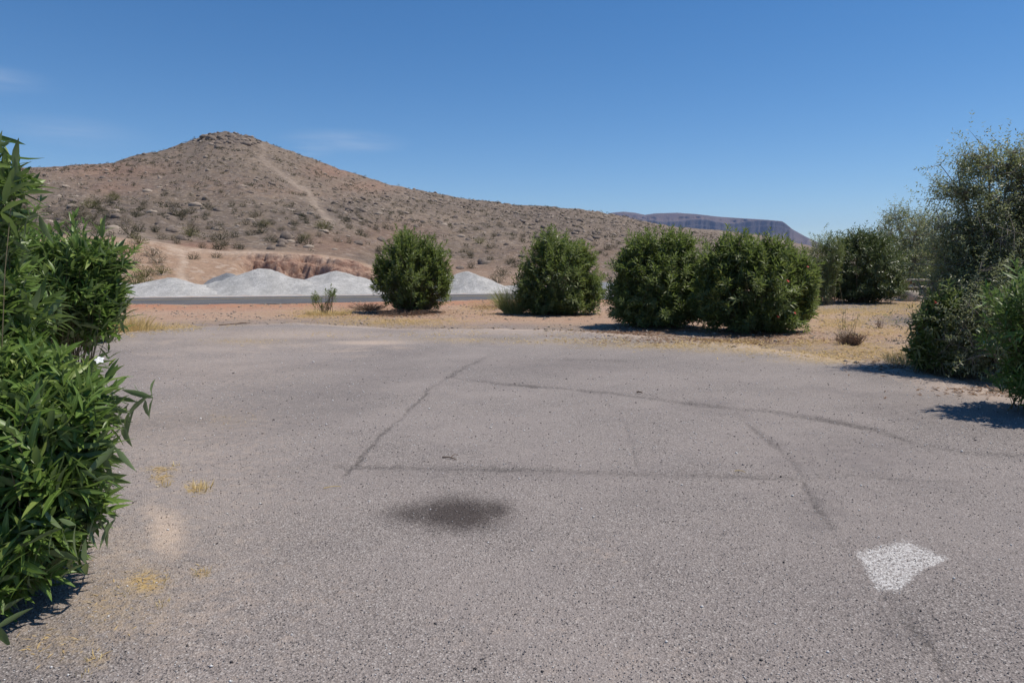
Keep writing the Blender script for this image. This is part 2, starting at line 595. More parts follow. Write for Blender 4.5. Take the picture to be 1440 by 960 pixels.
def ell(px, py, L):
    m = np.zeros_like(px)
    for (cx, cy, rx, ry, w) in L:
        d = ((px - cx) / rx) ** 2 + ((py - cy) / ry) ** 2
        m = np.maximum(m, w * np.exp(-d * 1.1))
    return m


def polydist(px, py, pts):
    d = np.full(px.shape, 1e9)
    for (ax, ay), (bx, by) in zip(pts[:-1], pts[1:]):
        vx, vy = bx - ax, by - ay
        t = np.clip(((px - ax) * vx + (py - ay) * vy) / (vx * vx + vy * vy), 0, 1)
        d = np.minimum(d, np.hypot(px - ax - t * vx, py - ay - t * vy))
    return d


def inside(x, y, poly):
    r = np.zeros(x.shape, bool)
    n = len(poly)
    for i in range(n):
        x1, y1 = poly[i]
        x2, y2 = poly[(i + 1) % n]
        c = ((y1 > y) != (y2 > y)) & (x < (x2 - x1) * (y - y1) / (y2 - y1 + 1e-12) + x1)
        r ^= c
    return r


# lot outline on the ground (far edge read off the photograph, then closed around the viewer)
far_edge = [(-20, 478), (120, 471), (190, 463), (260, 458), (330, 456), (420, 452), (520, 457), (600, 462), (700, 461), (800, 462),
            (880, 468), (960, 474), (1050, 482), (1120, 492), (1200, 502), (1270, 512), (1340, 528), (1440, 556)]
LOT = [tuple(gp(*p)[:2]) for p in far_edge]
LOT = [(-22.0, 13.0)] + LOT + [(8.6, 5.5), (12.0, -4.0), (10.0, -14.0), (-22.0, -14.0)]
LOT = np.array(LOT)


def lot_sd(x, y):
    """signed distance to the lot outline, positive inside"""
    d = np.full(x.shape, 1e9)
    n = len(LOT)
    for i in range(n):
        ax, ay = LOT[i]
        bx, by = LOT[(i + 1) % n]
        vx, vy = bx - ax, by - ay
        t = np.clip(((x - ax) * vx + (y - ay) * vy) / (vx * vx + vy * vy), 0, 1)
        d = np.minimum(d, np.hypot(x - ax - t * vx, y - ay - t * vy))
    s = np.where(inside(x, y, LOT), d, -d)
    return s + 0.45 * fbm(x * .55, y * .55, 5, 4, .6)


STRAW = [(150, 462, 70, 9, .9), (240, 460, 50, 5, .9), (460, 440, 40, 5, 1), (430, 444, 30, 3, .7), (560, 452, 80, 5, .8), (520, 447, 40, 4, .8), (690, 432, 40, 5, .5),
         (1210, 495, 110, 14, .95), (1120, 483, 60, 6, .8), (1290, 510, 50, 12, .9), (1200, 440, 110, 7, .8), (1180, 455, 70, 9, .85), (1290, 430, 60, 5, .8), (1250, 470, 60, 12, .6),
         (730, 440, 60, 3, .3), (820, 478, 150, 4, .28), (960, 483, 120, 5, .5), (1030, 480, 70, 5, .6), (650, 470, 200, 4, .2)]
STRAW_LOT = [(205, 820, 26, 16, 1.15), (278, 686, 15, 7, .8), (228, 672, 12, 6, .7), (228, 660, 22, 4, .5), (283, 806, 12, 7, .6), (226, 852, 10, 5, .5), (90, 905, 60, 26, .3), (135, 930, 16, 10, .5), (150, 850, 80, 50, .28),
             (345, 480, 60, 4, .3), (320, 590, 40, 10, .12), (655, 478, 90, 3, .35), (800, 480, 120, 4, .3), (960, 486, 120, 5, .6), (1060, 492, 90, 5, .6), (1180, 505, 70, 6, .8)]
SAND = [(238, 752, 26, 34, .78), (226, 726, 22, 18, .7), (260, 640, 220, 150, .30), (230, 850, 220, 140, .34), (330, 486, 300, 20, .34), (700, 880, 200, 50, .15), (900, 930, 200, 40, .2), (235, 750, 32, 42, .95), (215, 720, 30, 20, .6), (180, 790, 110, 90, .35), (520, 482, 70, 4, .95), (420, 486, 60, 5, .5), (300, 490, 120, 12, .4), (230, 498, 70, 8, .4), (560, 489, 30, 4, .5),
        (300, 520, 220, 45, .35), (400, 470, 260, 12, .55), (700, 468, 220, 6, .5), (200, 600, 120, 90, .25), (440, 840, 120, 60, .22), (320, 900, 220, 90, .2), (850, 775, 60, 30, .2), (600, 560, 120, 30, .12)]
LITTER = [(1000, 478, 130, 5, .9), (1060, 470, 60, 5, 1), (900, 466, 70, 4, .7), (1290, 515, 60, 8, .8), (1380, 552, 60, 6, .9), (560, 440, 55, 5, .9), (690, 432, 25, 3, .7), (770, 442, 60, 3, .6), (1340, 520, 60, 8, .7)]

# ------------------------------------------------------------------ setting: parking lot
RNG = np.random.default_rng(7)


def angles(lo, hi, step):
    return np.arange(lo, hi, step)


az = np.concatenate([angles(-180, -46, 4.0), angles(-46, 46, 0.135), angles(46, 180, 4.0)]) * math.pi / 180
rr = np.concatenate([np.linspace(.3, 2.2, 8)[:-1], 2.2 * np.exp(np.arange(0, math.log(26 / 2.2), 0.010))])
A, R = np.meshgrid(az, rr)
X, Y = R * np.sin(A), R * np.cos(A)
sd = lot_sd(X, Y)
pX, pY, dep = proj(np.stack([X, Y, np.zeros_like(X)], -1))
front = dep > 0.5
wob = 5.5 * fbm(X * 3.1, Y * 3.1, 31, 5, .7)
crack = np.zeros_like(X)
for pts, w, k in CRACKS:
    d = polydist(pX + wob * np.clip(6 / R, .4, 2) * 1.0, pY + wob * .5, pts)
    px_w = w * np.clip(1.25 - (R - 3) / 20, .45, 1.3)
    crack = np.maximum(crack, k * np.exp(-(d / (px_w * .95)) ** 2))
    crack = np.maximum(crack, .32 * k * np.exp(-(d / (px_w * 3.2)) ** 2))
crack *= front * np.clip(.86 + .6 * fbm(X * 1.1, Y * 1.1, 57, 4, .65), .40, 1.12)
stain = ell(pX + 14 * fbm(X * 3, Y * 3, 88, 3), pY + 5 * fbm(X * 3, Y * 3, 89, 3), [(645, 723, 76, 29, 1.0), (695, 718, 34, 20, .8), (588, 720, 54, 20, .7)]) * front
dark = ell(pX, pY, BLOTCH) * front
dark = np.maximum(dark, np.clip(.35 * sstep(0.0, .5, fbm(X * .4, Y * .4, 77, 4)), 0, 1))
pp_ = [(1203, 775), (1275, 758), (1337, 785), (1300, 800), (1262, 832), (1230, 825)]
paint = 0.0 * pX
for g_ in (0, 3, 6, 9, 12):
    paint = paint + .2 * inside(720 + 0 * pX + (pX - 720), pY, [(1265 + (a_ - 1265) * (1 + (6 - g_) / 60.), 794 + (c_ - 794) * (1 + (6 - g_) / 45.)) for a_, c_ in pp_])
_unused = inside(pX + 3 * wob, pY + 1.5 * wob, [(1203, 775), (1275, 758), (1337, 785), (1300, 800), (1262, 832), (1230, 825)]).astype(float)
paint *= front
del _unused
sand = ell(pX, pY, SAND) * front
arc = np.zeros_like(X)
for (cx, cy, rx, ry, w) in [(380, 483, 150, 12, .55), (460, 487, 90, 7, .7), (420, 480, 230, 22, .4), (230, 493, 45, 7, .6)]:
    q = np.sqrt(((pX - cx) / rx) ** 2 + ((pY - cy) / ry) ** 2)
    arc = np.maximum(arc, w * np.exp(-((q - 1) / .13) ** 2) * (0.5 + 0.5 * noise(pX * .02, pY * .1, 3)))
sand = np.maximum(sand, arc * front)
sand = np.maximum(sand, .8 * (1 - sstep(.1, 1.5, sd)))
straw = ell(pX, pY, STRAW_LOT) * front
Z = 0.012 * fbm(X * .5, Y * .5, 9, 3) - 0.012 * np.clip(crack, 0, 1) + 0.004 * crack * noise(X * 40, Y * 40, 4)
Z = Z + 0.002 * fbm(X * 9, Y * 9, 19, 3)
Z = Z - 0.028 * (1 - sstep(0.0, .5, sd))
V = np.stack([X, Y, Z], -1).reshape(-1, 3)
Fq = grid_faces(len(rr), len(az), wrap=True)
keep = (sd.ravel()[Fq] > 0).all(1)
Fq = Fq[keep]
# centre cap so that the sheet has no hole under the viewer
cap = np.stack([np.arange(len(az)), (np.arange(len(az)) + 1) % len(az), np.full(len(az), len(V)), np.full(len(az), len(V))], -1)
used = np.unique(Fq)
remap = -np.ones(len(V), int)
remap[used] = np.arange(len(used))
VV = V[used]
at_ = {k: v.ravel()[used] for k, v in dict(crack=np.clip(crack, 0, 1), stain=stain, dark=dark, paint=paint, sand=np.clip(sand, 0, 1), straw=np.clip(straw, 0, 1)).items()}
lot = mesh_np("parking_lot", VV, remap[Fq], M_LOT, attrs=at_, smooth=True, kind="structure")

# ------------------------------------------------------------------ setting: ground sheet to the horizon
ROAD_C, ROAD_D = np.array([-9.7, 34.3]), np.array([1.0, 0.28]) / math.hypot(1, .28)
ROAD_N = np.array([-ROAD_D[1], ROAD_D[0]])


def road_off(x, y):
    return (x - ROAD_C[0]) * ROAD_N[0] + (y - ROAD_C[1]) * ROAD_N[1]


def ground_z(x, y):
    s = lot_sd(x, y)
    out = 1 - sstep(-1.2, 0.0, s)
    z = -0.045 + out * (0.045 + 0.03 * fbm(x * .8, y * .8, 41, 4))
    o = road_off(x, y)
    berm = np.exp(-((o + 6.6) / 1.5) ** 2) * 0.10 * (1 + .6 * noise(x * .5, y * .5, 12)) * sstep(-2, -6, s) + .015 * fbm(x * 4, y * 4, 2, 3) * out
    z = z + berm
    z = np.where((o > -4.9) & (o < 4.2), -0.06, z)
    return z


az = np.concatenate([angles(-180, -45, 4.5), angles(-45, 45, 0.19), angles(45, 180, 4.5)]) * math.pi / 180
rr = np.concatenate([[0.4, 2, 4, 6, 8, 10, 11], 11.5 * np.exp(np.arange(0, math.log(48 / 11.5), 0.008)),
                     48 * np.exp(np.arange(.05, math.log(8000 / 48.), 0.085))])
A, R = np.meshgrid(az, rr)
X, Y = R * np.sin(A), R * np.cos(A)
Z = ground_z(X, Y)
Z = np.where(R > 60, -0.3 - 0.2 * sstep(60, 90, R), Z)
pX, pY, dep = proj(np.stack([X, Y, np.zeros_like(X)], -1))
front = dep > 0.5
sd = lot_sd(X, Y)
o = road_off(X, Y)
red = np.exp(-((o + 6.6) / 2.0) ** 2) * np.clip(1.15 - .00 * X, 0, 1)
gravel = ell(pX, pY, [(1215, 431, 130, 8, 1.), (1270, 452, 60, 8, 1.), (1130, 505, 60, 8, .5), (1250, 485, 60, 9, .5), (1180, 470, 30, 6, .5), (1300, 420, 60, 4, .8)]) * front
gravel = np.maximum(gravel, sstep(-2.6, -.1, sd) * .85)
darkg = ell(pX, pY, [(1275, 449, 40, 6, .8)]) * front
wide = np.clip(1 - np.abs(A) / rad(47), 0, 1) > 0
attrs = dict(red=np.clip(red, 0, 1), gravel=np.clip(gravel, 0, 1), straw=np.clip(ell(pX, pY, STRAW) * front + .18 * (fbm(X * .6, Y * .6, 8, 4) > .12), 0, 1),
             litter=ell(pX, pY, LITTER) * front, dark=darkg, pale=sstep(3.6, 4.6, o) * (1 - sstep(9, 14, o)) * sstep(120, 200, pX) * (1 - sstep(880, 1000, pX)) * front, far=sstep(45, 120, R))
V = np.stack([X, Y, Z], -1).reshape(-1, 3)
ground = mesh_np("ground", V, grid_faces(len(rr), len(az), wrap=True), M_DIRT, attrs={k: v.ravel() for k, v in attrs.items()}, smooth=True, kind="structure")

# ------------------------------------------------------------------ setting: road
def strip(name, o0, o1, z, m, parent=None, kind=None, s0=-90, s1=120, n=120, wobble=0.0):
    s = np.linspace(s0, s1, n)
    k = np.linspace(o0, o1, 7)
    S, K = np.meshgrid(s, k, indexing='ij')
    wv = wobble * noise(S * .8, K * 0 + 1, 3) * (np.abs(K - (o0 + o1) / 2) > (o1 - o0) * .45)
    P = ROAD_C[None, None] + S[..., None] * ROAD_D + (K + wv)[..., None] * ROAD_N
    crown = z + 0.05 * (1 - ((K - (-.35)) / 4.2) ** 2) * (abs(o1 - o0) > 1) + (0.05 * (1 - ((.0 + .35) / 4.2) ** 2) if abs(o1 - o0) < 1 else 0)
    V = np.concatenate([P, (crown + 0 * S)[..., None]], -1).reshape(-1, 3)
    return mesh_np(name, V, grid_faces(n, 7)[:, ::-1], m, parent, smooth=True, kind=kind)


road = strip("road", -4.3, 3.5, 0.0, M_ROAD, kind="structure", wobble=.12)
strip("centre_line", -.14, -.03, 0.006, M_YELLOW, road)
strip("centre_line", .08, .19, 0.006, M_YELLOW, road)

# ------------------------------------------------------------------ setting: hill
RIDGE = [(-900, 330, 170), (-500, 268, 190), (-200, 240, 205), (20, 236, 215), (100, 233, 215), (160, 228, 218), (200, 217, 222), (240, 207, 226), (268, 199, 229), (288, 191, 230), (305, 188, 230),
         (325, 188, 230), (345, 191, 230), (370, 200, 229), (400, 209, 228), (440, 223, 226), (480, 239, 224), (540, 257, 222), (600, 269, 225), (660, 280, 230),
         (720, 288, 236), (780, 291, 244), (840, 297, 255), (880, 304, 265), (910, 312, 278), (960, 321, 300), (1010, 323, 320), (1060, 329, 340), (1110, 339, 360), (1180, 356, 380), (1300, 376, 400)]
raz, rz, rdist = [], [], []
for px, py, r in RIDGE:
    d = ray(px, py)
    hd = math.hypot(d[0], d[1])
    raz.append(math.atan2(d[0], d[1]))
    rz.append(CAMZ + d[2] / hd * r)
    rdist.append(r)
raz, rz, rdist = map(np.array, (raz, rz, rdist))
BANK = [(-900, 340), (100, 330), (170, 334), (210, 338), (260, 346), (310, 352), (350, 352), (400, 354.5), (450, 358), (490, 364), (525, 374), (580, 388), (700, 391), (900, 391), (1100, 386), (1300, 384)]
baz = np.array([math.atan2(*ray(px, py)[:2]) for px, py in BANK])
bz = np.array([CAMZ + ray(px, py)[2] / math.hypot(*ray(px, py)[:2]) * 64 for px, py in BANK])


def az_px(px):
    d = ray(px, 375)
    return math.atan2(d[0], d[1])


def hill_parts(x, y):
    a = np.arctan2(x, y)
    r = np.hypot(x, y)
    Rr = np.interp(a, raz, rdist)
    Zr = np.interp(a, raz, rz)
    Hb = np.interp(a, baz, bz)
    cutm = sstep(az_px(325), az_px(365), a) * (1 - sstep(az_px(500), az_px(545), a))
    nz = fbm(x * .35, y * .35, 21, 4, .6)
    n2 = fbm(x * .09, y * .09, 23, 3)
    # gentle bank on the left, an eroded cut with a talus foot on the right
    gentle = sstep(45 + 1.5 * n2, 64 + 2 * n2, r)
    ed = r - 56.5 - 2.2 * n2 - 2.0 * nz - .6 * noise(x * .7, y * .25, 4) - .16 * noise(x * 2.4, y * .8, 14)
    steep = 0.26 * sstep(-8, 0.2, ed) + 0.44 * sstep(-.15, .5, ed) + .2 * sstep(1.0, 1.4, ed) + 0.10 * sstep(1.4, 8, ed)
    bank = gentle * (1 - cutm) + steep * cutm
    z = -0.5 + (Hb + 0.5) * bank
    z = z + cutm * (.30 * fbm(x * 1.1, y * .5, 27, 3, .6) + .25 * nz) * sstep(-3, .4, ed) * (1 - sstep(3, 7, ed))
    t = (r - 66) / (Rr - 66)
    tc_ = np.clip(t, 0, 1)
    z = z + (Zr - Hb) * (0.62 * tc_ + 0.38 * tc_ ** 1.7)
    amp = sstep(0, .12, tc_)
    spur = 1 - np.abs(fbm(x * .018 + .35 * n2, y * .010, 51, 3))
    z = z + amp * (1 - tc_ ** 3) * (1.5 * fbm(x * .035, y * .035, 61, 3) + 1.6 * (spur - .8))
    z = z + amp * (.42 * fbm(x * .16, y * .16, 71, 3))
    over = np.clip(r - Rr, 0, None)
    z = z - .34 * over - .0008 * over ** 2
    return z, a, r, tc_, cutm, ed, amp


def rockmask(x, y, tc_, pX, pY):
    m = sstep(.20, .5, fbm(x * .045, y * .045, 81, 4, .6))
    e = ell(pX, pY, [(318, 196, 48, 11, 1.2), (500, 296, 40, 22, .9), (760, 305, 60, 14, .9), (790, 320, 40, 18, .9), (670, 290, 60, 8, .7), (340, 372, 60, 10, .9), (395, 345, 70, 12, .7),
                     (180, 310, 70, 28, .6), (250, 318, 80, 24, .6), (90, 290, 70, 22, .45), (400, 330, 60, 16, .6), (370, 260, 50, 10, .5), (410, 300, 60, 20, .4), (560, 280, 60, 12, .5), (850, 320, 60, 20, .5), (120, 265, 60, 10, .4)])
    return np.clip(np.maximum(.55 * m, e), 0, 1)


def hill_z(x, y, full=False):
    z, a, r, tc_, cutm, ed, amp = hill_parts(x, y)
    pX, pY, dep = proj(np.stack([x, y, z], -1))
    rk = rockmask(x, y, tc_, pX, pY) * amp
    rg = 1 - np.abs(fbm(x * .33, y * .33, 91, 3, .6)) * 2
    z = z + rk * (0.75 * rg + .45 * noise(x * .9, y * .9, 5)) + .12 * amp * fbm(x * .8, y * .8, 95, 2)
    if full:
        return z, a, r, tc_, cutm, ed, rk
    return z


az = np.concatenate([np.arange(-70, -42, .5), np.arange(-42, 31, .135)]) * math.pi / 180
rr = np.concatenate([44 * np.exp(np.arange(0, math.log(52 / 44.), .006)), 52 * np.exp(np.arange(0, math.log(61 / 52.), .0016)), 61 * np.exp(np.arange(0, math.log(70 / 61.), .0045)), 70 * np.exp(np.arange(0, math.log(250 / 70.), .0064)), 250 * np.exp(np.arange(.0, math.log(480 / 250.), .02))])
A, R = np.meshgrid(az, rr)
X, Y = R * np.sin(A), R * np.cos(A)
Z, a_, r_, t_, cutm, ed, rk = hill_z(X, Y, True)
pX, pY, dep = proj(np.stack([X, Y, Z], -1))
TRAIL = [(368, 203), (371, 215), (366, 221), (378, 230), (390, 240), (404, 252), (418, 262), (432, 270), (440, 280), (448, 292), (455, 302), (468, 312)]
trail = np.exp(-(polydist(pX + 3.5 * fbm(X * .12, Y * .12, 2, 3), pY, TRAIL) / (2.2 + .03 * (pY - 200) + 1.2 * noise(X * .1, Y * .1, 9))) ** 2)
trail = trail * (.55 + .45 * sstep(225, 262, pY))
trail = np.maximum(trail, .45 * np.exp(-(polydist(pX, pY, TRAIL[5:] + [(500, 320)]) / 9.) ** 2))
TRACK = [(110, 318), (170, 326), (205, 336), (235, 345), (254, 352), (256, 368), (254, 385), (262, 402), (270, 415)]
trail = np.maximum(trail, .8 * np.exp(-(polydist(pX + 5 * fbm(X * .2, Y * .2, 6, 3), pY, TRACK) / 6.0) ** 2))
trail = np.maximum(trail, .7 * np.exp(-(polydist(pX, pY, [(255, 351), (300, 354), (360, 356), (420, 360), (470, 367)]) / 3.5) ** 2))
bankm = (1 - sstep(62, 70, R + 3 * fbm(X * .1, Y * .1, 3, 3))) * (1 - sstep(az_px(540), az_px(600), A))
bankm = np.maximum(bankm, .75 * (1 - sstep(66, 84, R + 6 * fbm(X * .07, Y * .07, 7, 3))) * sstep(az_px(540), az_px(600), A) * (1 - sstep(az_px(760), az_px(900), A)))
redm = .7 * ell(pX, pY, [(270, 347, 55, 8, .95), (300, 352, 40, 5, .8), (150, 240, 90, 14, .5), (160, 262, 50, 12, .4), (470, 240, 40, 12, .6), (520, 262, 50, 10, .45), (470, 345, 60, 18, .45), (560, 330, 60, 18, .35), (800, 360, 120, 20, .25), (640, 380, 80, 15, .35)])
cut_a = cutm * sstep(-.5, 0.1, ed) * (1 - sstep(1.3, 2.6, ed))
attrs = dict(trail=np.clip(trail, 0, 1), bank=bankm, red=redm, rock=rk, cut=cut_a)
V = np.stack([X, Y, Z], -1).reshape(-1, 3)
hill = mesh_np("hill", V, grid_faces(len(rr), len(az)), M_HILL, attrs={k: v.ravel() for k, v in attrs.items()}, smooth=False, kind="structure")

# ------------------------------------------------------------------ setting: distant mesa
MT = [(700, 342), (760, 330), (820, 306), (848, 302), (860, 299), (877, 297.5), (893, 299), (907, 302), (920, 300), (952, 299), (980, 301), (1010, 304.5), (1047, 307), (1080, 309), (1100, 311), (1106, 315), (1114, 322), (1134, 333), (1165, 347), (1210, 362), (1300, 372), (1450, 375), (1800, 375)]
MD = 5200.0
maz = np.array([math.atan2(*ray(*p)[:2]) for p in MT])
mzt = np.array([CAMZ + ray(*p)[2] / math.hypot(*ray(*p)[:2]) * MD for p in MT])
az = np.arange(-4, 42, .075) * math.pi / 180
u = np.concatenate([np.linspace(0, 1, 26), np.linspace(1.02, 1.30, 26), np.linspace(1.34, 3.2, 16)])
A, U = np.meshgrid(az, u)
top = np.interp(A, maz, mzt)
but = 0.5 + .5 * fbm(A * 38, A * 0 + 2, 12, 5, .6)          # buttresses in the cliff line
but2 = fbm(A * 160, U * 3.0, 14, 4, .6)
rimf = .90 - .03 * noise(A * 30, A * 0, 3) + .08 * sstep(az_px(1030), az_px(1090), A) - .05 * sstep(az_px(905), az_px(925), A) * (1 - sstep(az_px(930), az_px(1000), A))
rim = np.maximum(top * rimf, 20)
slope = sstep(az_px(1100), az_px(1116), A)                   # right-hand end: talus only
foot = rim * (.74 + .05 * noise(A * 45, A * 0, 8)) * (1 - slope) + rim * .97 * slope
zz = np.where(U <= 1, foot * (.25 * U + .75 * U ** 1.6), foot)
cl = .55 * sstep(1.0, 1.03, U) + .45 * sstep(1.06, 1.10, U)
zz = np.where(U > 1, foot + (rim - foot) * cl, zz)
zz = np.where(U > 1.12, rim + (top - rim) * sstep(1.12, 1.30, U), zz)
zz = np.where(U > 1.34, top - (U - 1.34) * 120, zz)
gully = -np.abs(fbm(A * 130, U * .7, 33, 3)) * 26 * sstep(.25, .8, U) * (U < 1.0)
zz = zz + 5 * fbm(A * 120, U * 7, 18, 4, .6) * (U < 1.2) + gully
dist = 3900 + U * 900 + (but - .5) * 330 * sstep(.4, 1.0, U) * (1 - sstep(1.14, 1.3, U)) + but2 * 40 * (U < 1.2)
zz = zz * (dist / MD)
X, Y = dist * np.sin(A), dist * np.cos(A)
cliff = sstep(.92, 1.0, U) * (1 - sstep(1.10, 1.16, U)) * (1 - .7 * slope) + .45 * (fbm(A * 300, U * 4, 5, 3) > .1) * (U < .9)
V = np.stack([X, Y, zz - 1.0], -1).reshape(-1, 3)
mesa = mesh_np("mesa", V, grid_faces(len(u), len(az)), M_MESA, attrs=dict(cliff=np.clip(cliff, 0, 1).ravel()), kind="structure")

# ------------------------------------------------------------------ gravel piles
def pile(px, topy, hw_px, Y, label, m, seed, wy=1.0, subs=3, skew=0.0):
    """a heap of several overlapping dumps at their angle of repose"""
    rg = np.random.default_rng(seed)
    top = at(px, topy, Y)
    h = top[2] + .05
    rx = hw_px / F * Y
    ry = rx * wy
    n = 92
    gx, gy = np.meshgrid(np.linspace(-1.35 * rx, 1.35 * rx, n), np.linspace(-1.35 * ry, 1.35 * ry, n))
    wx = gx + .22 * rx * fbm(gx * .9 / rx + seed, gy * .9 / ry, seed, 3)
    wy_ = gy + .22 * ry * fbm(gx * .9 / rx + seed, gy * .9 / ry, seed + 9, 3)
    z = np.full(gx.shape, -1.0)
    cones = [(0.0, 0.0, 1.0)] + [(rg.uniform(-.55, .55) * rx + skew * rx * rg.random(), rg.uniform(-.35, .35) * ry, rg.uniform(.42, .78)) for _ in range(subs)]
    for cx, cy, k in cones:
        d = np.hypot((wx - cx) / rx, (wy_ - cy) / ry)
        c = h * (k - (np.sqrt(d * d + .012) - .11) * rg.uniform(.98, 1.2))
        t = np.clip((c - z) / (.12 * h), -1, 1)
        z = np.maximum(z, c) + .03 * h * (1 - np.abs(t)) ** 2
    z = z + h * .05 * fbm(gx * .9 + seed, gy * .9, seed + 2, 4, .6) + .03 * fbm(gx * 5, gy * 5, seed + 5, 3) - .05 * np.abs(noise(gx * 2.2 + .3 * gy, gy * .3, seed + 7)) * (z > .15 * h)
    z = np.where(z < .12 * h, .12 * h - (.12 * h - z) * .55, z)          # slumped foot
    V = np.stack([gx, gy, np.maximum(z, -.15)], -1).reshape(-1, 3)
    Fq = grid_faces(n, n)
    Fq = Fq[(V[Fq][:, :, 2] > -.149).any(1)]
    used = np.unique(Fq)
    rm = -np.ones(len(V), int)
    rm[used] = np.arange(len(used))
    o = mesh_np("gravel_pile", V[used], rm[Fq], m, smooth=True)
    o.location = (float(top[0]), Y, -0.05)
    tag(o, label, "gravel pile", "gravel heaps along the far side of the road")
    return o


pile(172, 396, 62, 39.5, "low white gravel heap half hidden behind the far oleander on the left", M_GRAVEL, 3, .8)
pile(243, 390, 100, 40.5, "white gravel heap in front of the dirt track, left of the tallest heap", M_GRAVEL, 4, .75)
pile(374, 377, 105, 42.0, "tallest white gravel heap below the eroded red bank", M_GRAVEL, 11, .75)
pile(322, 383, 60, 47.0, "dark grey gravel heap peeking out between two white heaps", M_GRAVEL_D, 6, .7)
pile(470, 381, 95, 43.0, "broad white gravel heap behind the leafy sapling", M_GRAVEL, 7, .75, 6, .4)
pile(560, 392, 80, 44.5, "white gravel heap behind the dusty grey green oleander", M_GRAVEL, 8, .7)
pile(655, 381, 68, 43.5, "white gravel heap standing alone between two oleanders", M_GRAVEL, 9, .75)
pile(735, 397, 60, 46.5, "small white gravel heap behind the wispy broom bush", M_GRAVEL, 10, .7)
pile(850, 396, 90, 49.0, "long grey gravel heap showing between two dark oleanders", M_GRAVEL_D, 13, .7, 6, .4)


# ------------------------------------------------------------------ foliage
LEAF_T = {1: (np.array([0, .45, 1.]), np.array([0.0, 1, 0])),
          2: (np.array([0, .3, .7, 1.]), np.array([.12, 1, .75, 0])),
          5: (np.array([0, .12, .35, .62, .85, 1.]), np.array([.10, .55, 1, .88, .42, 0.02]))}


def leaves(B, D, U, L, W, n, droop=.15, fold=.25, rnd=None):
    """N leaves: base B, direction D, upper side U, length L, width W -> V, quads, attributes"""
    t, w = LEAF_T[n]
    S = len(t)
    side = norm(np.cross(D, U))
    nr_ = np.cross(side, D)
    L = L[:, None, None]
    W = W[:, None, None]
    T = t[None, :, None]
    mid = B[:, None] + D[:, None] * L * T - nr_[:, None] * L * droop * T * T - np.array([0, 0, 1.]) * L * .10 * T * T
    off = side[:, None] * W * .5 * w[None, :, None]
    lift = nr_[:, None] * W * .5 * fold * w[None, :, None]
    if n == 1:      # four-cornered blade: base, two shoulders, tip
        V = np.stack([mid[:, 0], mid[:, 1] + off[:, 1] + lift[:, 1], mid[:, 2], mid[:, 1] - off[:, 1] + lift[:, 1]], 1)
        base = (np.arange(len(B)) * 4)[:, None]
        Fq = base + np.array([[0, 3, 2, 1]])
        m = 4
        rib = np.zeros(len(B) * 4)
    else:
        V = np.stack([mid - off + lift, mid, mid + off + lift], 2).reshape(len(B), S * 3, 3)
        s = np.arange(S - 1)[:, None]
        q = np.stack([np.stack([s * 3 + k, s * 3 + k + 1, (s + 1) * 3 + k + 1, (s + 1) * 3 + k], -1) for k in (0, 1)], 1).reshape(-1, 4)
        base = (np.arange(len(B)) * S * 3)[:, None, None]
        Fq = (base + q[None]).reshape(-1, 4)
        m = S * 3
        rib = np.tile(np.tile([0., 1., 0.], S), len(B))
    return V.reshape(-1, 3), Fq, dict(rnd=np.repeat(rnd, m), rib=rib)


def sample_tips(lobes, n, rng, shell=.5, rough=.22, fine=0.0):
    """points and outward directions spread through a union of ellipsoids"""
    lob = np.array(lobes, float)
    area = (lob[:, 3] * lob[:, 4] + lob[:, 3] * lob[:, 5] + lob[:, 4] * lob[:, 5])
    k = rng.choice(len(lob), n * 3, p=area / area.sum())
    d = norm(rng.normal(size=(n * 3, 3)))
    f = shell + (1 - shell) * rng.random(n * 3) ** .55
    bump = 1 + rough * fbm(d[:, 0] * 2.6 + k * 7, d[:, 1] * 2.6 + d[:, 2] * 3.1, 3, 3) + fine * fbm(d[:, 0] * 7 + k * 3, d[:, 1] * 7 + d[:, 2] * 6.3, 9, 2)
    P = lob[k, :3] + d * lob[k, 3:] * (f * bump)[:, None]
    # drop tips that lie deep inside another lobe
    deep = np.zeros(n * 3, bool)
    for j in range(len(lob)):
        q = np.linalg.norm((P - lob[j, :3]) / lob[j, 3:], axis=1)
        deep |= (q < shell * .9)
    ok = (~deep) & (P[:, 2] > .10)
    return P[ok][:n], norm(d[ok][:n] / lob[k[ok][:n], 3:])


def px_lobes(L, Y, base):
    out = []
    for l in L:
        px, py, rx, ry = l[:4]
        dy = l[4] if len(l) > 4 else 0.0
        dr = l[5] if len(l) > 5 else None
        c_ = at(px, py, Y + dy)
        sx, sy = rx / F * (Y + dy), ry / F * (Y + dy)
        out.append((c_[0] - base[0], c_[1] - base[1], c_[2] - base[2], sx, dr or max(sx, .5 * (sx + sy)), sy))
    return out


LEAFMESH = {}


def leaf_variants(m, W, L):
    key = (m.name, round(W, 4), round(L, 4))
    if key not in LEAFMESH:
        ms = []
        rg = np.random.default_rng(5)
        for i in range(6):
            B = np.zeros((1, 3))
            V, Fq, at2 = leaves(B, np.array([[0, 1., 0]]), np.array([[0, 0, 1.]]), np.array([L]), np.array([W * rg.uniform(.85, 1.15)]), 5, rg.uniform(.05, .22), .3, np.array([rg.random()]))
            ms.append(mesh_np("leaf", V, Fq, m, attrs=at2, smooth=True, link=False))
        LEAFMESH[key] = ms
    return LEAFMESH[key]


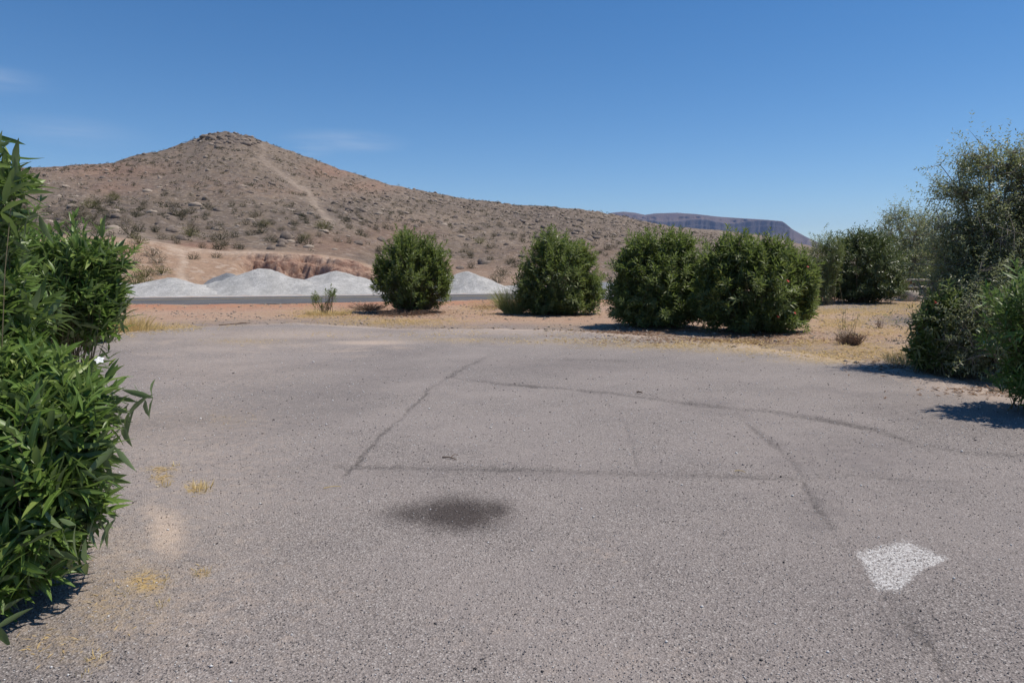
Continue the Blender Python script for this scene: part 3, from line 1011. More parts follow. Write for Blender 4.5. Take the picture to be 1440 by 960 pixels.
def shrub(name, label, cat, base, lobes, n, rng, mleaf, L=.13, W=.022, seg=1, nw=6, whorl=3, slen=.34, up=.55, out=.6, jit=.3,
          stem_n=None, stem_r=.008, mstem=None, single=0, group=None, shell=.5, rough=.32, spread=(70, 22), nroot=.18, flowers=None, droop=.15, drop=.12, stemname="stem", spikes=0, fine=.42):
    base = np.array(base, float)
    root = thing(name, label, cat, base, group)
    tips, outd = sample_tips(lobes, n, rng, shell, rough, fine)
    N = len(tips)
    sdir = norm(outd * out + np.array([0, 0, up]) + rng.normal(size=(N, 3)) * jit)
    sl_ = slen * rng.uniform(.65, 1.25, N)
    if spikes:
        hi = np.argsort(-(tips[:, 2] + rng.random(N) * .8))[:spikes]
        ext = rng.uniform(.15, .45, spikes) * slen * 1.2
        sl_[hi] *= 1.3
        tips[hi] += sdir[hi] * ext[:, None]
    s = np.linspace(.12, 1, nw)[None, :, None]
    ph = rng.random(N)[:, None, None] * 6.28 + np.arange(nw)[None, :, None] * (math.pi / whorl) + np.arange(whorl)[None, None, :] * (2 * math.pi / whorl)
    ph = ph + rng.normal(size=ph.shape) * .25
    a1 = norm(np.cross(sdir, np.array([.31, .17, .93])))
    a2 = np.cross(sdir, a1)
    radial = a1[:, None, None] * np.cos(ph)[..., None] + a2[:, None, None] * np.sin(ph)[..., None]
    ang = np.radians(spread[0] + (spread[1] - spread[0]) * s + rng.normal(size=ph.shape) * 10)
    D = norm(sdir[:, None, None] * np.cos(ang)[..., None] + radial * np.sin(ang)[..., None])
    B = (tips - sdir * sl_[:, None])[:, None, None] + sdir[:, None, None] * (sl_[:, None, None] * s)[..., None] + 0 * D
    Lf = L * rng.uniform(.72, 1.15, ph.shape) * (1 - .35 * (s > .93))
    shootr = rng.random(N)[:, None, None]
    clump = (.22 * fbm(tips[:, 0] * 2.1 + base[0], tips[:, 2] * 2.1 + tips[:, 1] * 1.3, 4, 2))[:, None, None]
    rn = np.clip(.5 * shootr + .5 * rng.random(ph.shape) + clump + .14 * (s - .5), 0, 1)
    Uu = np.broadcast_to(sdir[:, None, None], D.shape)
    sel = (rng.random(ph.shape) > drop).ravel()
    B, D, Uu, Lf, rn = B.reshape(-1, 3)[sel], D.reshape(-1, 3)[sel], Uu.reshape(-1, 3)[sel], Lf.ravel()[sel], rn.ravel()[sel]
    ok = (B + D * Lf[:, None] * .9)[:, 2] + base[2] > .015
    ok &= B[:, 2] + base[2] > .02
    B, D, Uu, Lf, rn = B[ok], D[ok], Uu[ok], Lf[ok], rn[ok]
    Uu = norm(Uu + np.array([0, 0, .5]) + rng.normal(size=Uu.shape) * .2)
    Wf = W * rng.uniform(.8, 1.2, len(B)) * np.sqrt(Lf / L)
    stuff = None
    if single:
        C = B + D * Lf[:, None] * .5 + base
        px, py, dp = proj(C)
        vis = (px > -10) & (px < 1450) & (py > -10) & (py < 970) & (dp > .3)
        cell = (np.floor(px / 11).astype(int) * 1000 + np.floor(py / 11).astype(int))
        order = np.argsort(dp)
        order = order[vis[order]]
        _, first = np.unique(cell[order], return_index=True)
        cand = order[first]
        cand = cand[np.argsort(-(Lf[cand] / dp[cand]))][:single]
        rest = np.ones(len(B), bool)
        rest[cand] = False
        side = norm(np.cross(D[cand], Uu[cand]))
        nn = np.cross(side, D[cand])
        ms = leaf_variants(mleaf, W, L)
        from mathutils import Matrix
        for i, ci in enumerate(cand):
            sc_ = float(Lf[ci] / L)
            o = link_obj("leaf", ms[int(rng.integers(0, 6))], root)
            x_, y_, z_ = side[i] * sc_, D[ci] * sc_, nn[i] * sc_
            p_ = B[ci]
            o.matrix_local = Matrix(((x_[0], y_[0], z_[0], p_[0]), (x_[1], y_[1], z_[1], p_[1]), (x_[2], y_[2], z_[2], p_[2]), (0, 0, 0, 1)))
        B, D, Uu, Lf, rn, Wf = B[rest], D[rest], Uu[rest], Lf[rest], rn[rest], Wf[rest]
        stuff = "stuff"
    V, Fq, at2 = leaves(B, D, Uu, Lf, Wf, min(seg, 2), droop, .28, rn)
    mesh_np("foliage", V, Fq, mleaf, root, attrs=at2, smooth=(seg > 2), kind=stuff)
    # stems from the root to the shoots
    up_ok = np.nonzero((sdir[:, 2] > .15) & (tips[:, 2] > .45 + .22 * np.hypot(tips[:, 0], tips[:, 1])))[0]
    k = up_ok if stem_n is None else rng.choice(up_ok, min(len(up_ok), stem_n), replace=False)
    P2 = tips[k]
    m_ = len(k)
    P0 = np.stack([rng.normal(size=m_) * nroot + P2[:, 0] * .22, rng.normal(size=m_) * nroot + P2[:, 1] * .22, np.full(m_, -.04)], -1)
    P1 = .35 * P0 + .65 * (P2 - sdir[k] * (np.linalg.norm(P2 - P0, axis=1) * .38)[:, None])
    P1[:, 2] = np.maximum(P1[:, 2], .05)
    V, Fq = tubes(P0, P1, P2, stem_r * rng.uniform(.6, 1.5, m_), np.full(m_, .0025), 6, 4)
    mesh_np(stemname, V, Fq, mstem or M_STEM, root, smooth=True)
    if flowers:
        for (px, py, Yf, fm, size) in flowers:
            add_flower(root, at(px, py, Yf) - base, size, fm, rng)
    return root


def add_flower(root, p, size, m, rng):
    """five rounded petals around a short tube"""
    parts = []
    ax = norm(np.array([.35 + rng.normal() * .25, -.55 + rng.normal() * .2, .8]))
    a1 = norm(np.cross(ax, [0.2, .1, 1.]))
    a2 = np.cross(ax, a1)
    for k in range(5):
        th = k * 2 * math.pi / 5 + .2
        d = norm((a1 * math.cos(th) + a2 * math.sin(th)) + ax * .35)
        V, Fq, _ = leaves(np.array([p]), d[None], ax[None], np.array([size * .55]), np.array([size * .45]), 2, .25, .2, np.array([.5]))
        parts.append((V, Fq))
    V, Fq = tubes(np.array([p - ax * size * .4]), np.array([p - ax * size * .2]), np.array([p]), np.array([size * .05]), np.array([size * .12]), 3, 5)
    parts.append((V, Fq))
    V, Fq = join(parts)
    mesh_np("flower", V, Fq, m, root, smooth=True)


OG = "oleander shrubs round the parking lot"


def obase(px, Y, z=0.0):
    return np.array([(px - 720) / F * Y * CP / CP, Y, z])


# ---- the near left shrubs
rng = np.random.default_rng(101)
YA = 3.35
bA = np.array([-2.6, 3.45, 0.0])
lA = px_lobes([(42, 650, 92, 140, 0, .5), (94, 580, 48, 54, -.1, .4), (100, 645, 42, 60, -.15, .35), (76, 715, 50, 58, -.2, .35), (22, 790, 46, 56, -.35, .35), (60, 745, 36, 44, -.3, .3), (-14, 822, 42, 40, -.42, .3),
               (-60, 640, 130, 230, .1, .65), (-60, 430, 95, 120, .3, .5), (-18, 268, 34, 62, .2, .22), (12, 235, 18, 22, .15, .12), (20, 530, 90, 45, .1, .45), (-2, 435, 48, 62, .2, .4), (-24, 350, 28, 45, .2, .25)], YA, bA)
shrub("oleander_shrub", "large glossy oleander close by at the left edge with one white flower", "shrub", bA, lA, 800, rng, M_OLEA, L=.155, W=.030, seg=5, nw=6, slen=.26, up=.42, out=.75, stem_n=70, stem_r=.0045,
      single=295, group=OG, shell=.45, flowers=[(140, 506, 2.95, M_PETAL_W, .038)], spikes=6)
YB = 6.2
bB = np.array([-4.6, 6.4, 0.0])
lB = px_lobes([(75, 400, 80, 62, 0, .6), (30, 385, 90, 70, 0, .6), (130, 395, 40, 56, -.1, .4), (134, 352, 30, 24, -.1, .3), (85, 352, 44, 24, 0, .3), (40, 362, 40, 26, 0, .3), (140, 430, 30, 30, -.1, .35), (60, 450, 80, 35, .2, .5), (-60, 420, 120, 130, .2, .9)], YB, bB)
shrub("oleander_shrub", "leafy oleander on the left overlapping the hill foot behind the nearest shrub", "shrub", bB, lB, 900, rng, M_OLEA, L=.172, W=.031, seg=5, nw=6, slen=.32, up=.75, out=.55, stem_n=260, stem_r=.006,
      single=295, group=OG, shell=.45, spikes=40)
YC = 14.5
bC = np.array([-8.9, 14.6, 0.0])
lC = px_lobes([(138, 428, 36, 34), (105, 420, 45, 40), (160, 415, 16, 24), (60, 410, 60, 50)], YC, bC)
shrub("oleander_shrub", "fine leaved oleander farther back on the left beside a dry grass tuft", "shrub", bC, lC, 800, rng, M_OLEF, L=.13, W=.018, seg=1, nw=7, slen=.28, stem_n=120, group=OG)

# ---- the row across the lot
rng = np.random.default_rng(202)


def row(label, px, Y, lobes, n, m=M_OLEF, **kw):
    b_ = np.array([(px - 720) / F * Y * 1.0, Y, 0.0])
    b_[2] = float(ground_z(np.array([b_[0]]), np.array([b_[1]]))[0]) - .01 if Y < 45 else 0
    return shrub("oleander_shrub", label, "shrub", b_, px_lobes(lobes, Y, b_), n, rng, m, group=OG, **kw)


row("dusty grey green oleander in front of the gravel heaps", 578, 24.3,
    [(578, 385, 48, 50), (572, 345, 26, 22), (606, 362, 22, 26), (542, 382, 22, 26), (622, 392, 16, 30), (582, 418, 36, 16)], 1500, L=.19, W=.040, nw=6, slen=.42, up=.8, stem_n=420, stem_r=.012, rough=.3, shell=.3, spikes=60, spread=(55, 18))
row("rounded dark oleander between the lone white heap and the gap in the row", 785, 23.2,
    [(785, 388, 54, 50), (776, 346, 26, 22), (812, 364, 26, 26), (832, 402, 18, 24), (746, 400, 22, 30), (785, 426, 48, 18)], 1800, L=.19, W=.038, nw=6, slen=.36, stem_n=260, stem_r=.011, spikes=50)
row("dark oleander touching its red flowered neighbour", 922, 18.3,
    [(922, 400, 58, 54), (905, 348, 26, 24), (948, 348, 30, 24), (882, 412, 26, 34), (925, 434, 58, 24), (978, 400, 30, 46), (885, 368, 20, 24)], 2200, L=.185, W=.036, nw=6, slen=.34, stem_n=220, stem_r=.01, spikes=50)
row("broad dark oleander dotted with a few red flowers", 1068, 16.9,
    [(1066, 404, 66, 56), (1042, 352, 34, 24), (1088, 358, 36, 22), (1120, 394, 26, 40), (1002, 412, 28, 44), (1066, 444, 58, 22), (1012, 368, 26, 26), (1130, 425, 20, 26)], 2500, L=.185, W=.035, nw=6, slen=.34, stem_n=220, stem_r=.01, spikes=60,
    flowers=[(1108, 395, 15.9, M_PETAL_R, .08), (1094, 445, 15.9, M_PETAL_R, .10), (1118, 440, 16.0, M_PETAL_R, .07), (1136, 375, 16.4, M_PETAL_R, .06)])
row("yellowish oleander just visible behind the red flowered one", 1160, 29.0,
    [(1158, 365, 26, 36), (1172, 350, 18, 20), (1150, 395, 30, 25)], 700, M_OLEY, L=.15, W=.024, nw=6, slen=.4, stem_n=80, spikes=30)
row("big round dark oleander across the gravel lane left of the picnic table", 1213, 30.5,
    [(1213, 374, 54, 46), (1206, 340, 26, 20), (1228, 348, 26, 22), (1176, 386, 22, 26), (1254, 386, 22, 28), (1213, 404, 52, 16)], 2400, M_OLED, L=.19, W=.042, nw=6, slen=.45, stem_n=150, stem_r=.014, spikes=40)
row("small bright green oleander behind the picnic table", 1318, 37.0,
    [(1316, 388, 26, 20), (1335, 385, 24, 26)], 500, M_OLEY, L=.16, W=.026, nw=6, slen=.4, stem_n=60)
row("dark oleander deep in the gap behind the picnic table", 1290, 42.0,
    [(1290, 372, 60, 34), (1250, 376, 40, 26), (1325, 360, 40, 34)], 1800, M_OLEF, L=.18, W=.03, nw=6, slen=.5, stem_n=60)
row("low oleander at the right with spreading twigs and one red flower", 1345, 10.3,
    [(1308, 462, 22, 38), (1328, 432, 24, 26), (1322, 490, 26, 26), (1300, 492, 20, 20), (1352, 505, 34, 22)], 620, M_OLEF, L=.15, W=.032, seg=2, nw=6, slen=.30, stem_n=300, stem_r=.007, shell=.35, spikes=20,
    flowers=[(1316, 425, 9.9, M_PETAL_R, .07)])
rng = np.random.default_rng(303)
bR = np.array([6.2, 7.4, 0.0])
lR = px_lobes([(1460, 445, 52, 66, 0, .55), (1478, 525, 70, 48, 0, .6), (1540, 420, 90, 90, 0, .8)], 7.3, bR)
shrub("oleander_shrub", "shaded oleander cut off by the right edge of the view", "shrub", bR, lR, 520, rng, M_OLEA, L=.15, W=.029, seg=5, nw=6, slen=.30, stem_n=160, single=120, group=OG, shell=.45, spikes=20)


# ---- trees
def tree(name, label, cat, base, lobes, n, rng, mleaf, limbs, L=.05, W=.016, seg=1, nw=9, slen=.4, trunk_r=.07, mbark=M_BARK, group=None, shell=.25, jit=.45, leafdrop=.1, upw=.45):
    base = np.array(base, float)
    root = thing(name, label, cat, base, group)
    tips, outd = sample_tips(lobes, n, rng, shell, .4, .35)
    N = len(tips)
    sp_ = rng.random(N) < .14
    tips = tips + outd * (sp_ * rng.uniform(.05, .42, N))[:, None] + np.array([0, 0, .12]) * (sp_ * rng.random(N))[:, None]
    lob = np.array(lobes)
    # limbs from the ground into each lobe
    P0, P2, r0 = [], [], []
    for i in range(limbs):
        l = lob[i % len(lob)]
        P0.append([rng.normal() * .10, rng.normal() * .10, -.08])
        P2.append(l[:3] + rng.normal(size=3) * l[3:] * .35)
        r0.append(trunk_r * rng.uniform(.6, 1.1))
    P0, P2, r0 = np.array(P0), np.array(P2), np.array(r0)
    P1 = P0 * .5 + P2 * .5 + np.stack([-(P2[:, 0]) * .22, -(P2[:, 1]) * .22, P2[:, 2] * .12], -1) + rng.normal(size=P0.shape) * .12
    V1 = tubes(P0, P1, P2, r0, r0 * .28, 10, 7)
    mesh_np("trunk", V1[0], V1[1], mbark, root, smooth=True)
    # branches: from the closest place on a limb to every tip
    tt = np.linspace(.25, 1, 12)[None, :, None]
    LP = ((1 - tt) ** 2 * P0[:, None] + 2 * tt * (1 - tt) * P1[:, None] + tt * tt * P2[:, None]).reshape(-1, 3)
    nb = max(30, n // 9)
    bi = rng.choice(N, nb, replace=False)
    bt = tips[bi]
    score = np.linalg.norm(bt[:, None] - LP[None], axis=2) + .6 * np.clip(LP[None, :, 2] - bt[:, None, 2] + .2, 0, None)
    st = LP[np.argmin(score, 1)]
    bmid = .5 * st + .5 * bt + np.array([0, 0, .08]) + rng.normal(size=bt.shape) * .06
    V2 = tubes(st, bmid, bt, np.full(nb, trunk_r * .24), np.full(nb, .005), 6, 5)
    tb = np.linspace(.3, 1, 6)[None, :, None]
    BP = ((1 - tb) ** 2 * st[:, None] + 2 * tb * (1 - tb) * bmid[:, None] + tb * tb * bt[:, None]).reshape(-1, 3)
    ni = np.empty(N, int)
    for s0 in range(0, N, 400):
        ni[s0:s0 + 400] = np.argmin(np.linalg.norm(tips[s0:s0 + 400, None] - BP[None], axis=2), 1)
    ts = BP[ni]
    sdir = norm(norm(tips - ts + 1e-4) * .7 + outd * .5 + np.array([0, 0, upw]) + rng.normal(size=(N, 3)) * jit)
    V3 = tubes(ts, .5 * (ts + tips) - sdir * .03, tips, np.full(N, .006), np.full(N, .002), 3, 3)
    V, Fq = join([V2, V3])
    mesh_np("branches", V, Fq, mbark, root, smooth=True)
    s = np.linspace(.05, 1, nw)[None, :, None]
    sl_ = slen * rng.uniform(.6, 1.3, N)
    ph = rng.random(N)[:, None, None] * 6.28 + np.arange(nw)[None, :, None] * 1.57 + np.arange(2)[None, None, :] * math.pi + rng.normal(size=(N, nw, 2)) * .4
    a1 = norm(np.cross(sdir, np.array([.31, .17, .93])))
    a2 = np.cross(sdir, a1)
    radial = a1[:, None, None] * np.cos(ph)[..., None] + a2[:, None, None] * np.sin(ph)[..., None]
    ang = np.radians(52 + rng.normal(size=ph.shape) * 16)
    D = norm(sdir[:, None, None] * np.cos(ang)[..., None] + radial * np.sin(ang)[..., None])
    B = (tips - sdir * sl_[:, None] * .5)[:, None, None] + sdir[:, None, None] * (sl_[:, None, None] * s)[..., None] + 0 * D
    rn = np.clip(.5 * rng.random(N)[:, None, None] + .5 * rng.random(ph.shape), 0, 1)
    Lf = L * rng.uniform(.7, 1.2, ph.shape)
    sel = (rng.random(ph.shape) > leafdrop).ravel()
    B, D, Lf, rn = B.reshape(-1, 3)[sel], D.reshape(-1, 3)[sel], Lf.ravel()[sel], rn.ravel()[sel]
    ok = B[:, 2] + base[2] > .06
    B, D, Lf, rn = B[ok], D[ok], Lf[ok], rn[ok]
    Uu = norm(np.array([0, 0, 1.]) + rng.normal(size=B.shape) * .6)
    V, Fq, at2 = leaves(B, D, Uu, Lf, Lf * W / L, seg, .12, .2, rn)
    mesh_np("crown", V, Fq, mleaf, root, attrs=at2)
    return root


rng = np.random.default_rng(404)
bO = np.array([7.75, 10.9, 0.0])
lO = px_lobes([(1392, 320, 52, 58), (1352, 268, 34, 13), (1372, 232, 26, 20), (1418, 232, 30, 26), (1385, 385, 66, 60), (1392, 462, 66, 56, -.9), (1440, 485, 60, 50, -1.0), (1350, 455, 44, 50, -.7), (1372, 500, 50, 30, -.9), (1420, 420, 50, 40, -.7), (1350, 340, 34, 44), (1345, 400, 36, 44), (1440, 400, 50, 60), (1450, 330, 50, 90), (1480, 260, 50, 50)], 10.9, bO)
tree("olive_tree", "tall open grey green tree at the right edge rising above everything near it", "tree", bO, lO, 7600, rng, M_OLIVE, 12, L=.054, W=.018, seg=1, nw=10, slen=.46, trunk_r=.036)
bG = np.array([(1285 - 720) / F * 40.0, 40.0, 0.0])
lG = px_lobes([(1268, 330, 36, 26), (1300, 345, 42, 36), (1262, 305, 20, 14), (1300, 310, 24, 14), (1280, 370, 50, 28)], 40.0, bG)
tree("sparse_tree", "sparse grey twigged tree behind the big round oleander", "tree", bG, lG, 1900, rng, M_OLIVE, 9, L=.12, W=.045, nw=7, slen=.7, trunk_r=.06)

# ------------------------------------------------------------------ sapling, broom, dry plants
rng = np.random.default_rng(505)
bS = np.array([*gp(458, 441)[:2], 0.0])
lS = px_lobes([(452, 420, 10, 16), (464, 412, 8, 14), (443, 417, 5, 10), (470, 408, 4, 8)], bS[1], bS)
shrub("oleander_sapling", "young thin oleander sapling in straw in front of the road", "sapling", bS, lS, 34, rng, M_OLEF, L=.12, W=.028, nw=6, slen=.3, up=.9, stem_r=.008, mstem=M_TWIG, nroot=.08, shell=.2)


def blades(base, n, rng, rad_, h, m, name, spreadv=.5, w=.006, parent=None, kind=None):
    """upright curved blades fanning from a clump"""
    th = rng.random(n) * 6.28
    rr_ = rad_ * np.sqrt(rng.random(n))
    B = np.stack([np.cos(th) * rr_, np.sin(th) * rr_, np.full(n, -.01)], -1) + base
    D = norm(np.stack([np.cos(th) * spreadv * rng.random(n), np.sin(th) * spreadv * rng.random(n), np.ones(n)], -1) + rng.normal(size=(n, 3)) * .12)
    U = norm(rng.normal(size=(n, 3)) + np.array([0, -1.0, .3]))
    V, Fq, at2 = leaves(B, D, U, h * rng.uniform(.4, 1.1, n), np.full(n, w) * rng.uniform(.6, 1.4, n), 2, .25, .1, rng.random(n))
    return mesh_np(name, V, Fq, m, parent, attrs=at2, kind=kind)


def tuft(px, py, rad_, h, n, label, name="dry_grass_tuft", m=None, w=.006, group=None, spreadv=.7, cat="grass tuft"):
    p = gp(px, py)
    p[2] = float(ground_z(p[:1], p[1:2])[0]) if lot_sd(p[:1], p[1:2])[0] < 0 else 0.0
    o = blades(np.zeros(3), n, rng, rad_, h, m or M_STRAW, name, spreadv, w)
    o.location = p.tolist()
    tag(o, label, cat, group)
    return o


TG = "dry grass tufts on the dirt and lot"
tuft(176, 464, .55, .55, 700, "tall feathery dry grass tuft at the foot of the far left oleander", group=TG, w=.007)
tuft(200, 465, .5, .25, 350, "low dry grass tuft just right of the feathery tuft on the left", group=TG, w=.007)
tuft(462, 443, .75, .22, 500, "spread of straw round the foot of the young sapling", group=TG, w=.008)
tuft(1280, 512, .38, .30, 350, "greyish dry grass tuft at the edge of the shade on the right", group=TG, w=.006)
tuft(207, 822, .13, .045, 260, "flattened golden straw clump on the gravel near the left foreground shrub", group=TG, w=.0035, spreadv=2.5)
tuft(281, 690, .07, .10, 40, "small standing straw tuft with a dark base on the gravel at left", group=TG, w=.004)
tuft(232, 684, .04, .07, 26, "tiny straw tuft left of the dark based straw tuft", group=TG, w=.004)
tuft(248, 655, .03, .06, 16, "thin lone straw tuft above the two tiny ones at left", group=TG, w=.004)
tuft(228, 852, .03, .05, 22, "tiny straw tuft below the flattened golden clump", group=TG, w=.003)
tuft(285, 808, .04, .06, 30, "tiny straw tuft right of the flattened golden clump", group=TG, w=.003)
tuft(135, 930, .04, .05, 26, "tiny straw tuft near the lower left corner", group=TG, w=.003)
tuft(118, 952, .025, .04, 16, "smallest straw wisp at the bottom edge on the left", group=TG, w=.003)

bb = gp(722, 441)
ob = blades(np.zeros(3), 900, rng, .32, 1.15, M_BROOM, "broom_bush", 1.0, .010)
ob.location = (float(bb[0]), float(bb[1]), 0)
tag(ob, "wispy yellow green broom bush leaning left of the rounded dark oleander", "bush")


def twiggy(name, label, cat, px, py, rad_, h, n, m, group=None, leafm=None, leafn=0, spreadv=1.0, r=.006):
    """tangle of bare forked twigs"""
    p = gp(px, py)
    p[2] = float(ground_z(p[:1], p[1:2])[0])
    root = thing(name, label, cat, p, group)
    th = rng.random(n) * 6.28
    tip = np.stack([np.cos(th) * rad_ * rng.random(n) * spreadv, np.sin(th) * rad_ * rng.random(n) * spreadv, h * rng.uniform(.35, 1.0, n)], -1)
    P0 = np.stack([np.cos(th) * rad_ * .45 * rng.random(n), np.sin(th) * rad_ * .45 * rng.random(n), np.full(n, -.02)], -1)
    P1 = .5 * (P0 + tip) + rng.normal(size=P0.shape) * rad_ * .12
    a = tubes(P0, P1, tip, np.full(n, r), np.full(n, r * .35), 5, 4)
    k = rng.choice(n, n * 2)
    t = rng.uniform(.3, .9, n * 2)[:, None]
    q0 = (1 - t) ** 2 * P0[k] + 2 * t * (1 - t) * P1[k] + t * t * tip[k]
    q2 = q0 + (rng.normal(size=q0.shape) * .5 + np.array([0, 0, .6])) * h * .25
    b_ = tubes(q0, .5 * (q0 + q2) + rng.normal(size=q0.shape) * .01, q2, np.full(n * 2, r * .5), np.full(n * 2, r * .2), 3, 3)
    V, Fq = join([a, b_])
    mesh_np("twigs", V, Fq, m, root)
    if leafn:
        kk = rng.choice(n * 2, leafn)
        B = q0[kk] + (q2 - q0)[kk] * rng.random((leafn, 1))
        D = norm(rng.normal(size=(leafn, 3)) + np.array([0, 0, .4]))
        V, Fq, at2 = leaves(B, D, norm(rng.normal(size=(leafn, 3)) + np.array([0, 0, 1.])), np.full(leafn, .05) * rng.uniform(.5, 1.3, leafn), np.full(leafn, .014), 1, .1, .2, rng.random(leafn))
        mesh_np("leaves", V, Fq, leafm, root, attrs=at2)
    return root


twiggy("dead_bush", "dark brown dead bush low on the dry grass strip", "bush", 1196, 485, .40, .26, 170, M_TWIG, leafm=M_DEAD, leafn=420, r=.005)
twiggy("dry_stalks", "thin yellowing stalks standing up out of the dark dead bush", "weed", 1190, 478, .26, .72, 16, M_TWIG, leafm=M_BROOM, leafn=160, spreadv=1.4, r=.004)
twiggy("dead_brush", "dark dead brush lying left under the dusty oleander", "brush", 518, 436, .55, .28, 160, M_TWIG, leafm=M_DEAD, leafn=500, spreadv=1.5, r=.008)
twiggy("dead_brush", "low dead brush spread at the front foot of the dusty oleander", "brush", 575, 442, .8, .16, 140, M_TWIG, leafm=M_DEAD, leafn=700, spreadv=1.8, r=.008)
twiggy("dry_weed", "small dry weed with reddish tips on the gravel lane", "weed", 1238, 462, .18, .32, 14, M_TWIG, leafm=M_DEAD, leafn=60, r=.004)
twiggy("dead_bush", "brown dead bush in front of the picnic table", "bush", 1318, 424, .5, .7, 60, M_TWIG, leafm=M_DEAD, leafn=700, r=.009)


# sticks lying on the lot
def stick(pa, pb, r, label, name="twig", fork=False):
    a, c_ = gp(*pa, z=.02), gp(*pb, z=.02)
    mid = .5 * (a + c_)
    P0, P2 = (a - mid)[None], (c_ - mid)[None]
    P1 = np.array([[0.02, .02, .012]])
    parts = [tubes(P0, P1, P2, [r], [r * .5], 7, 5)]
    if fork:
        parts.append(tubes(P1 * .5, P1 + (P2 - P0) * .15 + np.array([[0, .05, .02]]), (P2 * .6) + np.array([[0.03, .09, .01]]), [r * .7], [r * .3], 5, 4))
    V, Fq = join(parts)
    o = mesh_np(name, V, Fq, M_TWIG if r > .004 else M_STRAW, smooth=True, attrs=dict(rnd=np.full(len(V), .8), rib=np.zeros(len(V))))
    o.location = (float(mid[0]), float(mid[1]), .006 + r)
    tag(o, label, "twig")


stick((622, 641), (642, 645), .006, "short brown twig on the lot above the dark oil stain", fork=True)
stick((455, 684), (480, 682), .0035, "thin pale straw stem on the lot left of the oil stain")
stick((308, 457), (352, 454), .016, "dead reddish branch lying on the red dirt beyond the lot", fork=True)
stick((895, 551), (903, 552), .012, "dark wood chip on the lot near the far crack")
stick((1033, 660), (1048, 662), .004, "pale stem lying on the crack right of the stain")

# ------------------------------------------------------------------ picnic table
def box(c0, c1, bev=.012):
    """bevelled box as V, F quads"""
    x0, y0, z0 = c0
    x1, y1, z1 = c1
    V, Fq = [], []
    import itertools
    b_ = bev
    V = []
    for z, i in ((z0, b_), (z0 + b_, 0), (z1 - b_, 0), (z1, b_)):
        V += [(x0 + i, y0 + i, z), (x1 - i, y0 + i, z), (x1 - i, y1 - i, z), (x0 + i, y1 - i, z)]
    Fq = [(3, 2, 1, 0), (12, 13, 14, 15)]
    for k in range(3):
        for j in range(4):
            Fq.append((k * 4 + j, k * 4 + (j + 1) % 4, (k + 1) * 4 + (j + 1) % 4, (k + 1) * 4 + j))
    return np.array(V, float), np.array(Fq)


YT = 33.5
tb = np.array([(1292 - 720) / F * YT, YT, .06])
tbl = thing("picnic_table", "pale concrete picnic table half hidden between shrubs at the right", "table", tb)
for k in range(4):
    V, Fq = box((-.95, -.40 + k * .2, .86), (.95, -.40 + k * .2 + .185, .94))
    mesh_np("plank", V, Fq, M_CONC, tbl)
for sy in (-.82, .66):
    V, Fq = box((-.95, sy - .02, .52), (.95, sy + .22, .59))
    mesh_np("bench", V, Fq, M_CONC, tbl)
for sx in (-.62, .62):
    V, Fq = box((sx - .09, -.33, .70), (sx + .09, .33, .857))
    mesh_np("beam", V, Fq, M_BROWNP, tbl)
    V, Fq = box((sx - .085, -.80, .40), (sx + .085, .88, .517))
    mesh_np("beam", V, Fq, M_BROWNP, tbl)
    for sg in (-1, 1):
        V, Fq = box((sx - .08, -.10, -.10), (sx + .08, .10, .71))
        V[:, 1] += sg * (.50 - .42 * V[:, 2])
        V[:, 0] += .14 * (.7 - V[:, 2]) * np.sign(-sx) * 0 + (sx < 0) * (.0) 
        mesh_np("leg", V, Fq, M_CONC, tbl)
V, Fq = box((-.35, -.3, 0), (.35, .3, .52), .03)
gb = mesh_np("concrete_block", V, Fq, M_CONC)
gb.location = ((1277 - 720) / F * 32.0, 32.0, -.03)
tag(gb, "squat grey concrete block left of the picnic table", "block")
V, Fq = box((-1.9, -1.6, -.1), (1.9, 1.6, .06), .02)
pad = mesh_np("concrete_pad", V, Fq, M_CONC, kind="structure")
pad.location = (float(tb[0]), float(tb[1]), 0)

# ------------------------------------------------------------------ scattered stuff: straw, litter, chips
rng = np.random.default_rng(606)


def scatter(fn, n, x0, x1, y0, y1):
    x = rng.uniform(x0, x1, n)
    y = rng.uniform(y0, y1, n)
    px, py, dp = proj(np.stack([x, y, 0 * x], -1))
    w = fn(px, py)
    k = rng.random(n) < w
    return x[k], y[k]


def surf(x, y):
    return np.where(lot_sd(x, y) > 0, .004, ground_z(x, y) + .004)


x, y = scatter(lambda a, c_: ell(a, c_, STRAW) * sstep(.0, .5, .55 + 1.1 * fbm(a * .03, c_ * .09, 4, 3)), 420000, -16, 22, 12, 34)
x2, y2 = scatter(lambda a, c_: np.clip(ell(a, c_, STRAW_LOT) ** 1.6, 0, 1) * .8, 330000, -4.5, 1, 2.4, 8)
x3, y3 = scatter(lambda a, c_: np.clip(ell(a, c_, STRAW_LOT), 0, 1) * .3, 120000, -12, 10, 8, 18)
x, y = np.concatenate([x, x2, x3]), np.concatenate([y, y2, y3])
n = len(x)
near = np.concatenate([np.zeros(len(x) - len(x2) - len(x3)), np.ones(len(x2)), np.full(len(x3), .4)])
th = rng.random(n) * 6.28
el_ = np.abs(rng.normal(size=n)) * .35 * (1 - .6 * near)
D = np.stack([np.cos(th) * np.cos(el_), np.sin(th) * np.cos(el_), np.sin(el_)], -1)
B = np.stack([x, y, surf(x, y)], -1)
Ls = np.where(near > .9, .048, .10) * rng.uniform(.4, 1.3, n)
V, Fq, at2 = leaves(B, D, np.tile([0, 0, 1.], (n, 1)) + rng.normal(size=(n, 3)) * .2, Ls, np.where(near > .9, .0065, .016) * rng.uniform(.6, 1.4, n), 1, .0, .1, rng.random(n))
mesh_np("straw_litter", V, Fq, M_STRAW, attrs=at2, kind="stuff")
print("straw", n)

